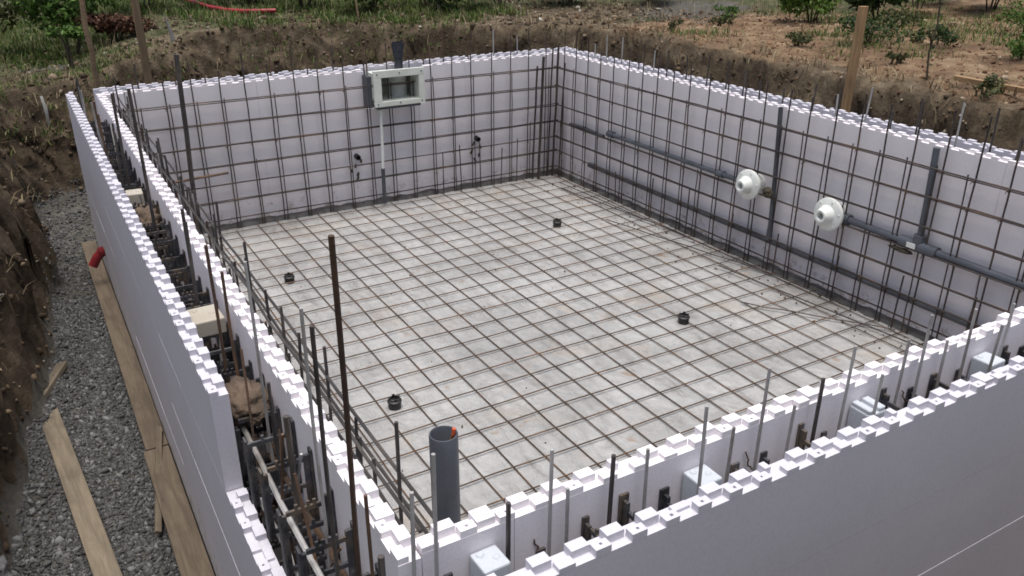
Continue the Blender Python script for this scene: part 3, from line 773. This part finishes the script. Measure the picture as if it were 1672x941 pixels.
# grid along the trench-side wall, two tied layers with uneven tops
tg = empty('rebar_grid', (.08, 3.5, 0), 'upright rebar grid with uneven rod tops beside the trench-side foam wall', 'rebar grid')
for z in (.10,.31,.50,.70,.90,1.12,1.40,1.49):
    for d in ((.045,.10) if z > .6 else (.06,)):
        m = MB(); m.tube(wavy((d, .03, z+jit(.01)), (d, L-.1, z+jit(.012)), 18, .006), .0065, 6); adopt(m.build('bar', ROD_DARK if z > 1 else REBAR, smooth=True), tg)
for k in range(28):
    y = .24 + k*.245 + jit(.03)
    m = MB(); m.tube(wavy((.075+jit(.01), y+jit(.02), 0), (.085+jit(.02), y+jit(.03), random.uniform(1.42,1.72)), 7, .005), .0066, 6); adopt(m.build('bar', ROD_DARK, smooth=True), tg)
    m = MB(); m.tube(wavy((.055+jit(.01), y+.06+jit(.03), 0), (.05+jit(.02), y+.06+jit(.04), random.uniform(1.1,1.5)), 7, .006), .006, 6); adopt(m.build('bar', ROD_RUST if k % 3 == 0 else ROD_DARK, smooth=True), tg)

for k in range(34):
    y = 2.6 + k*.13 + jit(.04)
    m = MB(); m.tube(wavy((.07+jit(.02), y, 0), (.08+jit(.035), y+jit(.06), random.uniform(1.30,1.66)), 6, .006), .006, 6); adopt(m.build('bar', random.choice([ROD_RUST,ROD_GREY,ROD_DARK]), smooth=True), tg)
# crumbs of mortar and dirt on the slab along the inlet wall
n = 420; cx = W-.04-np.abs(rng.normal(0,.28,n)); cy = rng.uniform(.4,L-.2,n)
n2 = 90; cx = np.concatenate([cx, rng.uniform(.2,W-.2,n2)]); cy = np.concatenate([cy, rng.uniform(.2,L-.2,n2)])
S = np.clip(rng.gamma(1.3,.003,len(cx))+.002,.002,.016)
stones('mortar_crumbs', np.stack([cx,cy,S*.2],-1), S, RUBBLE)

# ------------------------------------------------------------------ single rods standing in the wall cores
ORD = ['first','second','third','fourth','fifth','sixth','seventh','eighth','ninth','tenth','eleventh','twelfth','thirteenth','fourteenth','fifteenth','sixteenth','seventeenth','eighteenth','nineteenth','twentieth','twenty-first','twenty-second','twenty-third','twenty-fourth','twenty-fifth','twenty-sixth','twenty-seventh','twenty-eighth','twenty-ninth','thirtieth']
def rod(p0, p1, r_, mat, label, group, bends=4, s=.004):
    m = MB(); m.tube(wavy(p0, p1, bends, s), r_, 7); o = m.build('steel_rod', mat, smooth=True)
    return tag(o, label, 'steel rod', group)
G1 = 'steel rods standing in the spacer-block wall'
near = [(-.03,1.74,0),(.03,1.84,0),(.26,1.60,1),(.40,1.72,0),(.46,1.56,0),(.61,1.62,1),(.75,1.60,0),(.98,1.74,0),(1.10,1.56,0),(1.23,1.74,0),(1.37,1.56,0),(1.50,1.62,1),(1.64,1.71,0),(1.79,1.61,0),(1.95,1.65,0),(2.07,1.72,0),(2.21,1.58,0),(2.35,1.68,0),(2.48,1.63,0),(2.60,1.64,0),(2.85,1.62,0),(3.1,1.66,0)]
for i, (x, z1, dk) in enumerate(near):
    yr = -.10
    for q in (.19,.97,1.765,2.5):
        if abs(x-q) < .062: yr, x = -.172, x-.075
    tone = 'dark' if dk else 'light grey'
    rod((x-.01+jit(.006), yr+jit(.006), .3), (x+jit(.006), yr+jit(.006), z1), (.0058 if not dk else .0072), ROD_DARK if dk else ROD_GREY,
        f'{tone} steel rod in the spacer-block wall, {ORD[i]} counted from the standpipe end', G1)
for (x, z, lb) in ((.36,1.40,'twisted wire end on the foam between first and second spacer blocks from the standpipe'), (1.20,1.41,'twisted wire end on the foam beyond the second spacer block'), (2.02,1.40,'twisted wire end on the foam beyond the grooved spacer block')):
    m = MB(); rs = random.Random(int(x*100)); q = Vector((x,cB-.006,z)); pts = [q.copy()]
    for k in range(7): q = q + Vector((rs.uniform(-.004,.016), rs.uniform(-.006,.003), -rs.uniform(.002,.02))); q.y = min(q.y, cB-.003); pts.append(q.copy())
    o = m.tube(pts, .0028, 5) or m.build('wire_end', ROD_RUST, smooth=True); tag(o, lb, 'wire')
G2 = 'steel rods standing in the trench-side wall core'
core = [ # y, x, top z, lean dy, radius, material, description
    (-.01, -.14, 2.42, .11, .0120, ROD_BROWN, 'tallest rust-brown steel bar, rising in front of the pool floor'),
    (.53, -.17, 1.66, .04, .017, ROD_DARK, 'thick dark cut-off steel bar in the core in front of the mud lump'),
    (.76, -.16, 1.66, .03, .010, ROD_DARK, 'dark rod in the core touching the mud lump'),
    (.205, -.15, 2.11, .02, .0105, ROD_DARK, 'tall grey rod beside the tallest rust-brown bar, trench side'),
    (-.11, -.15, 1.79, .02, .008, ROD_RUST, 'short thin rod near the cut end of the trench-side foam panel'),
    (-.19, -.15, 1.66, .01, .014, ROD_DARK, 'short thick black rod at the cut end of the trench-side panel'),
    (1.375, -.15, 1.83, .0, .010, ROD_RUST, 'brownish rod just behind the mud lump'),
    (1.02, -.13, 1.99, .02, .0095, ROD_GREY, 'pale rod beside the mud lump'),
    (.40, -.12, 2.07, .02, .009, ROD_GREY, 'pale tall rod before the tallest rust-brown bar'),
    (1.65, -.15, 1.84, .03, .009, ROD_RUST, 'rusty rod beside the yellowed foam block'),
    (2.14, -.15, 1.85, .02, .010, ROD_DARK, 'dark rod behind the larger yellowed foam block'),
    (2.34, -.12, 1.72, .02, .009, ROD_DARK, 'shorter dark rod second behind the larger yellowed block'),
    (3.40, -.15, 2.18, -.03, .0125, ROD_DARK, 'tall thick dark rod beside the small yellowed block'),
    (4.49, -.15, 1.97, .03, .0125, ROD_DARK, 'thick dark rod past the small yellowed block'),
]
for (y, x, z1, dy, r_, mt, lb) in core:
    rod((x+.004, y+dy, .2), (x, y, z1), r_*(.62 if y < 1.5 else .8), mt, lb, G2, 5, .003)
G2b = 'thin rods at the far end of the trench-side wall core'
for i in range(12):
    y = 4.75 + i*.21 + jit(.04)
    rod((-.2+jit(.05), y, .2), (-.19+jit(.06), y+jit(.06), random.uniform(1.5,1.75)), .0075, random.choice([ROD_DARK,ROD_RUST,ROD_GREY]), 'thin rod among the crowded rods at the far end of the trench-side core', G2b)
G3 = 'rods lying lengthwise in the trench-side wall core'
rod((-.20,1.45,1.275), (-.20,-.2,1.29), .010, ROD_GREY, 'upper pale steel rod lying lengthwise in the open core', G3, 6)
rod((-.215,1.0,1.09), (-.20,-.2,1.10), .010, ROD_GREY, 'lower pale steel rod lying lengthwise in the open core', G3, 6)
rod((-.12,1.1,1.15), (-.105,-.25,1.22), .011, ROD_RUST, 'rust-brown rod lying lengthwise along the inner face of the open core', G3, 6)
G6 = 'thin bent rods tangled in the trench-side wall core'
rs = random.Random(77)
for i in range(26):
    y = rs.uniform(-.1,.95) if i < 12 else rs.uniform(1.4,5.5); x = rs.uniform(cA+.03, cB-.03); dy = rs.uniform(-.35,.35); z1 = rs.uniform(1.0,1.42) if i % 3 else rs.uniform(1.4,1.62)
    pts = [(x, y, .7), (min(max(x+rs.uniform(-.03,.03), cA+.02), cB-.02), y+dy*.4, .7+(z1-.7)*.5), (min(max(x+rs.uniform(-.05,.05), cA+.02), cB-.02), y+dy, z1)]
    m = MB(); m.tube(pts, rs.uniform(.004,.0062), 6); o = m.build('bent_rod', rs.choice([ROD_RUST,ROD_RUST,ROD_DARK,ROD_GREY]), smooth=True)
    tag(o, 'thin bent rod among the tangled steel inside the trench-side wall core', 'steel rod', G6)
G4 = 'thin rods standing in the skimmer wall core'
for i in range(15):
    x = .35 + i*.33 + jit(.05)
    if 2.7 < x < 3.25: x = 2.45 if x < 2.95 else 3.45
    rod((x, L+.16, .9), (x+jit(.02), L+.17+jit(.04), random.uniform(1.62,1.86)), .0075, random.choice([ROD_DARK,ROD_RUST,ROD_GREY]), f'thin rod above the skimmer wall, {ORD[i]} from the trench end', G4, 3)
G5 = 'thin rods standing in the inlet wall core'
for i in range(20):
    y = 6.55 - i*.27 + jit(.05)
    rod((W+.16, y, .9), (W+.17+jit(.03), y+jit(.03), random.uniform(1.62,1.84)), .0075, random.choice([ROD_DARK,ROD_GREY,ROD_GREY]), f'thin rod above the inlet wall, {ORD[i]} from the far pool corner', G5, 3)
rod((.60,6.80,0), (.655,6.80,1.86), .024, ROD_DARK, 'thick dark upright post inside the pool near the trench end of the skimmer wall', None, 5, .003)
rod((.40,6.85,.63), (.98,6.85,.655), .013, ROD_RUST, 'short rusty bar tied across the thick dark post', None, 4, .004)

# ------------------------------------------------------------------ standpipe and floor caps
def place(p, d):
    """matrix whose local Z points along d, at p"""
    z = Vector(d).normalized(); return Matrix.Translation(p) @ z.to_track_quat('Z', 'Y').to_matrix().to_4x4()
sp = empty('standpipe', (.555,.956,0), 'wide grey plastic standpipe with a cable stub in its open mouth', 'pipe')
m = MB(); r0 = .0615
m.lathe([(r0,-.05),(r0,1.094),(r0-.002,1.10),(r0-.006,1.10),(r0-.008,1.096),(r0-.008,-.05)], 36, Matrix.Translation((.555,.956,0)))
adopt(m.build('pipe_body', PVC_GREY, smooth=True), sp)
m = MB(); m.tube([(.545,.96,.7),(.56,.955,1.0),(.585,.94,1.075),(.59,.935,1.10)], .007, 8); cb = adopt(m.build('cable', COPPER, smooth=True), sp)
m = MB(); m.tube([(.59,.935,1.095),(.5935,.932,1.125)], (.0085 if True else 0), 8); sub(m.build('cable_cap', ORANGE, smooth=True), cb)
G = 'black drain caps in the pool floor'
for (x, y, lb) in ((4.01,5.35,'black cap in the floor closest to the far pool corner'), (1.09,5.33,'black cap in the floor closest to the thick dark upright post'), (3.65,2.895,'black cap in the floor on the inlet side, second from the far corner'), (1.09,2.89,'black cap in the floor closest to the grey standpipe')):
    e = empty('floor_cap', (x,y,0), lb, 'drain cap', G)
    m = MB(); m.lathe([(.044,-.004),(.045,.042),(.050,.045),(.050,.052),(.040,.058),(.037,.068),(.028,.072),(.026,.05),(.0,.048)], 20, Matrix.Translation((x,y,0))); cbd = adopt(m.build('cap_body', BLACK_PLASTIC, smooth=True), e)
    m = MB()
    for k in range(4):
        a = k*6.283/4+.3+x; m.obox((x+.033*math.cos(a), y+.033*math.sin(a), .074), (.010,.018,.012), Euler((0,0,a)))
    sub(m.build('cap_lugs', BLACK_PLASTIC), cbd)
    MUDSTAIN = None

# ------------------------------------------------------------------ wall inlets, pipes, skimmer
def inlet(y, z, label):
    e = empty('wall_inlet', (W-.2,y,z), label, 'pool inlet', 'white wall inlets')
    Mx = place((W-.14,y,z), (-1,-.04,.02))
    m = MB()
    # flange disc and the tapered nozzle in front of it, with a bore
    m.lathe([(.062,-.03),(.100,-.028),(.138,-.016),(.142,.0),(.138,.012),(.118,.022),(.085,.030),(.072,.055),(.058,.100),(.052,.112),(.036,.112),(.032,.106),(.032,.02),(.0,.02)], 40, Mx)
    fl = adopt(m.build('flange', WHITE_PLASTIC, smooth=True), e)
    m = MB(); m.lathe([(.0,-.138),(.085,-.138),(.085,-.105),(.076,-.10),(.076,-.032),(.0,-.032)], 32, Mx); adopt(m.build('socket', WHITE_PLASTIC, smooth=True), e)
    m = MB(); m.lathe([(.0301,.004),(.030,.022),(.0,.0225)], 24, Mx); sub(m.build('bore', PVC_GREY, smooth=True), fl)
    m = MB()
    for k in range(6):
        a = k*math.pi/3+.2; q = Mx @ Matrix.Translation((.118*math.cos(a), .118*math.sin(a), .016)); m.lathe([(.0,.012),(.008,.011),(.010,.0)], 10, q)
    sub(m.build('flange_screws', WHITE_PLASTIC, smooth=True), fl)
    return e
inlet(3.63, .775, 'round white wall inlet beside the dark riser pipe')
inlet(2.70, .765, 'round white wall inlet at the start of the grey pipe with the tee')
def pipe(pts, r_, mat, label, fittings=(), n=16):
    e = empty('pvc_pipe', pts[0], label, 'pipe')
    m = MB(); m.tube(pts, r_, n); adopt(m.build('pipe_run', mat, smooth=True), e)
    for (nm, fp, k) in fittings:
        m = MB(); m.tube(fp, k, n); adopt(m.build(nm, mat, smooth=True), e)
    return e
XP = W-.05
pipe([(XP,5.90,.757),(XP,5.2,.754),(XP,4.6,.75),(XP,3.72,.748)], .025, PVC_GREY, 'grey pipe running from a coupling to the first round inlet', [('coupling', [(XP,5.93,.757),(XP,5.83,.757)], .038), ('coupling', [(XP,4.12,.749),(XP,4.04,.749)], .037)])
pipe([(XP,2.62,.742),(XP,1.93,.728),(XP,1.1,.716),(XP,.02,.70)], .031, PVC_GREY, 'thick grey pipe with a tee running along the inlet wall', [('tee', [(XP,2.06,.731),(XP,1.74,.725)], .047), ('tee_branch', [(XP,1.905,.72),(XP,1.905,.82)], .046), ('coupling', [(XP,2.66,.742),(XP,2.55,.741)], .046)])
m = MB(); m.box(XP-.0515, XP-.044, 1.90, 1.975, .712, .752); tp = m.build('pipe_label', WHITE_PLASTIC, bevel=.001); tag(tp, 'small blank white sticker on the grey pipe tee', 'sticker')
pipe([(XP,1.905,.80),(XP,1.91,1.1),(XP-.004,1.922,1.50)], .025, PVC_GREY, 'grey riser pipe standing on the tee')
pipe([(XP-.015,3.365,.33),(XP-.015,3.38,.7),(XP-.01,3.40,1.0),(XP-.008,3.437,1.52)], .021, PVC_DARK, 'dark riser pipe next to the round inlet', [('elbow', [(XP-.015,3.365,.30),(XP-.015,3.366,.40)], .028)])
pipe([(W-.035,6.27,.293),(W-.035,5,.285),(W-.035,3.3,.279),(W-.035,1.9,.276),(W-.035,1.2,.272)], .026, PVC_DARK, 'dark conduit running low along the inlet wall', [('coupling', [(W-.035,6.3,.293),(W-.035,6.2,.293)], .031)])
pipe([(W-.05,L-.35,.70),(W-.05,6.5,.72),(W-.05,6.02,.70)], .022, PVC_DARK, 'short dark pipe at the far pool corner')
MORT = simple('brown_mortar', (.10,.085,.055), (.05,.042,.03), 14, .95, 0, .8, .02)
for (x, y, z, s, lb) in ((W-.12,3.40,.76,(.036,.055,.045),'dark blob of mortar on the riser pipe next to the round inlet'), (W-.075,2.03,.662,(.022,.10,.018),'dark blob of mortar under the pipe tee')):
    o = lump(x, y, z, s, MORT, lb, int(y*10)); o.name = 'mortar_blob'; o['category'] = 'mortar'

sk = empty('pool_skimmer', (2.93,L-.1,1.1), 'ivory skimmer box with a rectangular mouth set in the foam wall', 'skimmer')
Y0 = L-.20; xa, xb, za, zb = 2.615, 3.215, 1.135, 1.525
ma, mb_, mc, md = 2.705, 3.145, 1.19, 1.445
m = MB()
m.box(xa,xb,Y0,Y0+.028,md,zb); m.box(xa,xb,Y0,Y0+.028,za,mc); m.box(xa,ma,Y0+.0002,Y0+.028,mc,md); m.box(mb_,xb,Y0+.0002,Y0+.028,mc,md)
fp_ = adopt(m.build('faceplate', SKIM, bevel=.005, seg=2), sk)
m = MB(); w_ = .014   # throat
m.box(ma-w_,mb_+w_,Y0+.028,L+.20,mc-w_,mc); m.box(ma-w_,mb_+w_,Y0+.028,L+.20,md,md+w_); m.box(ma-w_,ma,Y0+.028,L+.20,mc,md); m.box(mb_,mb_+w_,Y0+.028,L+.20,mc,md); m.box(ma-w_,mb_+w_,L+.20,L+.21,mc-w_,md+w_)
adopt(m.build('throat', SKIM), sk)
m = MB(); m.lathe([(.115,1.12),(.115,1.444)], 28, Matrix.Translation((3.0,L+.10,0))); adopt(m.build('basket_well', simple('grey_well', (.60,.61,.57), (.48,.49,.46), 6, .4), smooth=True), sk)
m = MB(); m.box(xa-.055,xa-.004,Y0+.05,L+.02,za-.01,zb-.06); adopt(m.build('side_flange', PVC_DARK, bevel=.004), sk)
m = MB(); m.box(xa+.04,xb-.05,Y0+.02,L-.02,za-.03,za-.003); adopt(m.build('under_flange', PVC_DARK, bevel=.004), sk)
m = MB()
for (px, pz) in ((xa+.04,zb-.04),(xb-.04,zb-.04),(xa+.04,za+.03),(xb-.04,za+.03),((xa+xb)/2,zb-.04),((xa+xb)/2,za+.03)): m.lathe([(.0,.006),(.008,.005),(.009,-.002)], 10, place((px,Y0,pz),(0,-1,0)))
sub(m.build('screws', PVC_GREY, smooth=True), fp_)
rp = empty('riser_pipe', (3.06,L+.15,1.45), 'blue-black pipe standing above the skimmer', 'pipe')
m = MB(); m.lathe([(.048,1.40),(.048,1.66),(.068,1.675),(.068,1.755),(.060,1.755),(.060,1.60)], 28, Matrix.Translation((3.06,L+.15,0))); adopt(m.build('pipe_run', PVC_BLUE, smooth=True), rp)
hp = empty('hanging_pipe', (2.70,L-.13,.1), 'thin white pipe hanging below the skimmer down to the floor', 'pipe')
m = MB(); m.tube([(2.705,L-.12,1.15),(2.70,L-.12,.7),(2.69,L-.12,.42)], .017, 12); adopt(m.build('pipe_run', WHITE_PLASTIC, smooth=True), hp)
m = MB(); m.tube([(2.706,L-.12,1.18),(2.7055,L-.12,1.03)], .028, 12); adopt(m.build('coupling', SKIM, smooth=True), hp)
m = MB(); m.tube([(2.69,L-.12,.43),(2.685,L-.12,.02)], .022, 12); adopt(m.build('dark_sleeve', PVC_DARK, smooth=True), hp)
for (x, z, lb) in ((2.43,.56,'black pipe stub poking through the skimmer wall under the thin white pipe side'), (3.95,.575,'black pipe stub poking through the skimmer wall toward the far corner')):
    e = empty('pipe_stub', (x,L,z), lb, 'pipe stub', 'pipe stubs in the skimmer wall')
    m = MB(); m.lathe([(.030,.06),(.026,.06),(.026,-.02)], 18, place((x,L-.001,z+.02),(0,-1,-.1))); m.lathe([(.030,-.02),(.030,.06)], 18, place((x,L-.001,z+.02),(0,-1,-.1))); m.lathe([(.027,.02),(.0,.02)], 18, place((x,L-.001,z+.02),(0,-1,-.1)))
    adopt(m.build('stub', BLACK_PLASTIC, smooth=True), e)
    rs2 = random.Random(int(x*100)); m = MB()
    for k in range(5): 
        a = rs2.uniform(-.07,.05); m.tube([(x+a,L-.004,z-.02-k*.05),(x+a+rs2.uniform(-.03,.03),L-.012,z-.06-k*.05)], [.012,.018*rs2.uniform(.5,1)], 7)
    adopt(m.build('mortar_drip', MORT, smooth=True), e)
# red drain pipe by the trench
e = empty('red_pipe', (-.40,6.35,.05), 'short red plastic pipe end poking from the foot of the foam wall', 'pipe')
m = MB(); m.tube([(-.31,6.20,.30),(-.385,6.20,.235),(-.435,6.19,.16)], .040, 18); adopt(m.build('pipe_run', RED_PIPE, smooth=True), e)
m = MB(); m.tube([(-.325,6.20,.29),(-.345,6.20,.272)], .048, 18); adopt(m.build('collar', RED_PIPE, smooth=True), e)

# ------------------------------------------------------------------ timber
def timber(name, p0, p1, wdt, thk, mat, label, cat, group=None, roll=0, bev=.004):
    """plank whose long axis is local X"""
    p0, p1 = Vector(p0), Vector(p1); d = p1-p0; ln = d.length
    q = d.to_track_quat('X', 'Z')
    m = MB(); seg = 6
    m.box(-ln/2, ln/2, -wdt/2, wdt/2, -thk/2, thk/2)
    o = m.build(name, mat, bevel=bev, seg=2)
    o.matrix_world = Matrix.Translation((p0+p1)/2) @ q.to_matrix().to_4x4() @ Matrix.Rotation(roll, 4, 'X')
    return tag(o, label, cat, group)
G = 'formwork boards along the foot of the wall'
timber('formwork_board', (-.392,7.42,-.03), (-.388,3.235,-.03), .135, .03, WOOD, 'longer formwork board lying between gravel and foam wall, beyond the board joint', 'board', G)
timber('formwork_board', (-.398,3.225,-.033), (-.398,.3,-.033), .15, .03, WOOD, 'formwork board lying between gravel and foam wall, on the thin stick side of the joint', 'board', G)
timber('loose_plank', (-.965,4.16,-.085), (-.75,1.7,-.075), .125, .035, WOOD_PALE, 'long loose plank lying on the gravel in the trench', 'plank', None, .05)
timber('plank_offcut', (-.825,4.79,-.055), (-1.03,4.19,-.03), .075, .04, WOOD_PALE, 'short plank offcut on the gravel behind the long loose plank', 'plank', None, .2)
timber('wooden_stick', (-.515,2.48,-.09), (-.345,3.40,.02), .035, .022, WOOD_PALE, 'thin wooden stick leaning across the formwork board joint', 'stick', None, .5)
timber('wooden_stake', (6.05,3.555,.0), (6.12,3.58,2.30), .085, .05, STAKE, 'tall wooden stake standing in the trench behind the inlet wall', 'stake', None, 1.2)
timber('lying_timber', (6.74,2.95,1.70), (6.66,1.4,1.70), .05, .045, STAKE, 'pale timber lying along the bank edge on the clay', 'timber')
timber('wooden_stake', (.61,8.7,.75), (.585,8.5,2.45), .075, .045, WOOD_OLD, 'straight weathered stake behind the skimmer wall, second from the trench', 'stake', None, .6)
m = MB(); m.tube([(.07,8.6,.8),(.062,8.52,1.55),(.075,8.5,1.70),(.055,8.5,1.95),(.075,8.5,2.2),(.085,8.48,2.5)], [.03,.03,.026,.03,.028,.024], 9)
o = m.build('crooked_pole', WOOD_OLD, smooth=True); tag(o, 'crooked weathered pole behind the end of the trench-side wall', 'pole')
m = MB(); m.tube([(1.20,10.2,1.35),(1.17,10.2,1.60),(1.14,10.2,1.76),(1.11,10.2,1.90)], [.03,.026,.016,.003], 8)
o = m.build('pointed_stump', simple('grey_wood', (.30,.29,.28), (.18,.17,.16), 10, .9), smooth=True); tag(o, 'pointed grey stick standing on the bank edge below the red hose', 'stick')
z5 = ground_z(3.75,10.35)
m = MB(); m.tube([(3.77,10.3,z5-.1),(3.75,10.35,z5+.4),(3.72,10.4,z5+.75)], [.016,.013,.009], 8)
o = m.build('bamboo_cane', STRAW if False else WOOD_OLD, smooth=True); tag(o, 'thin bamboo cane stuck in the bank edge before the green bushes', 'cane')
z6 = ground_z(5.45,11.1)
m = MB(); m.tube([(5.45,11.1,z6-.1),(5.45,11.1,z6+.18),(5.46,11.12,z6+.36)], [.065,.055,.05], 10)
o = m.build('grey_stump', simple('grey_bark', (.28,.26,.24), (.15,.13,.12), 14, .95, 0, .6, .01), smooth=True); tag(o, 'short grey stump between two dark bushes', 'stump')
# red hose
hz = lambda x, y: ground_z(x, y)+.075
pts = [(1.85,17.5),(2.04,15.3),(2.12,14.0),(2.2,12.94),(2.33,12.2),(2.48,11.75),(2.68,11.55),(2.9,11.49)]
m = MB(); m.tube([(x,y,hz(x,y)) for (x,y) in pts], .032, 12)
o = m.build('red_hose', RED_HOSE, smooth=True); tag(o, 'thick red hose lying on the grass behind the bank', 'hose')
# rocks and litter in the far trench corner
def rock(x, y, z, s, mat, label, seed):
    o = lump(x, y, z, s, mat, label, seed); o.name = 'rock'; o['category'] = 'rock'; return o
ROCKM = simple('grey_rock', (.30,.30,.295), (.15,.145,.14), 8, .9, 0, .6, .02)
rock(-.15, 9.75, .95, (.15,.12,.09), ROCKM, 'grey rock on the bank behind the end of the trench-side wall', 4)
rock(-1.32, 2.42, .0, (.10,.16,.12), ROCKM, 'pale rock at the foot of the earth bank by the long loose plank', 6)
m = MB(); m.tube([(-.49,8.9,1.22),(-.475,8.85,1.08),(-.478,8.9,.9)], [.014,.02,.01], 7)
o = m.build('white_root', simple('pale_root', (.5,.49,.46), (.35,.33,.3), 9, .8), smooth=True); tag(o, 'pale strip hanging down the bank at the trench end', 'root')

# ------------------------------------------------------------------ light, sky, camera
SUN_EL, SUN_AZ = 84, 215          # azimuth measured clockwise from +Y
wd = bpy.data.worlds.new('World'); SC.world = wd; wd.use_nodes = True
nt = wd.node_tree; bg = nt.nodes['Background']
sky = nt.nodes.new('ShaderNodeTexSky'); sky.sky_type = 'NISHITA'; sky.sun_disc = False
sky.sun_elevation = R(SUN_EL); sky.sun_rotation = R(SUN_AZ); sky.dust_density = 3; sky.air_density = 1.2; sky.ozone_density = 1
hs = nt.nodes.new('ShaderNodeHueSaturation'); hs.inputs['Saturation'].default_value = .75
nt.links.new(sky.outputs[0], hs.inputs['Color']); # overcast sky: the zenith about three times as bright as the horizon
tc = nt.nodes.new('ShaderNodeTexCoord'); sx = nt.nodes.new('ShaderNodeSeparateXYZ'); nt.links.new(tc.outputs['Generated'], sx.inputs[0])
mr = nt.nodes.new('ShaderNodeMapRange'); mr.inputs[1].default_value = 0; mr.inputs[2].default_value = 1; mr.inputs[3].default_value = .30; mr.inputs[4].default_value = 1.15
nt.links.new(sx.outputs[2], mr.inputs[0])
mx = nt.nodes.new('ShaderNodeMix'); mx.data_type = 'RGBA'; mx.blend_type = 'MULTIPLY'; mx.inputs[0].default_value = 1
nt.links.new(hs.outputs[0], mx.inputs[6]); nt.links.new(mr.outputs[0], mx.inputs[7]); nt.links.new(mx.outputs[2], bg.inputs[0]); bg.inputs[1].default_value = .06
sd = bpy.data.lights.new('sun', 'SUN'); sd.energy = 1.5; sd.angle = R(45); sd.color = (1,.97,.93)
so = bpy.data.objects.new('sun', sd); COL.objects.link(so)
el, az = R(SUN_EL), R(SUN_AZ)
dirv = Vector((math.sin(az)*math.cos(el), math.cos(az)*math.cos(el), math.sin(el)))
so.rotation_euler = (-dirv).to_track_quat('-Z', 'Y').to_euler(); so.location = (0,0,20)

cam = bpy.data.cameras.new('camera'); co = bpy.data.objects.new('camera', cam); COL.objects.link(co)
co.location = (-.66880, -1.70440, 3.07606); co.rotation_euler = (R(65.7536), R(-.0754), R(-30.2401))
cam.sensor_width = 36; cam.lens = 36*1.36248*1000/1672; cam.clip_start = .05; cam.clip_end = 800
SC.camera = co
SC.view_settings.view_transform = 'Standard'; SC.view_settings.look = 'None'; SC.view_settings.exposure = 1.22; SC.view_settings.gamma = 1
SC.render.resolution_x, SC.render.resolution_y = 1024, 576
SC.cycles.filter_width = 1.7; SC.cycles.max_bounces = 8; SC.cycles.diffuse_bounces = 5
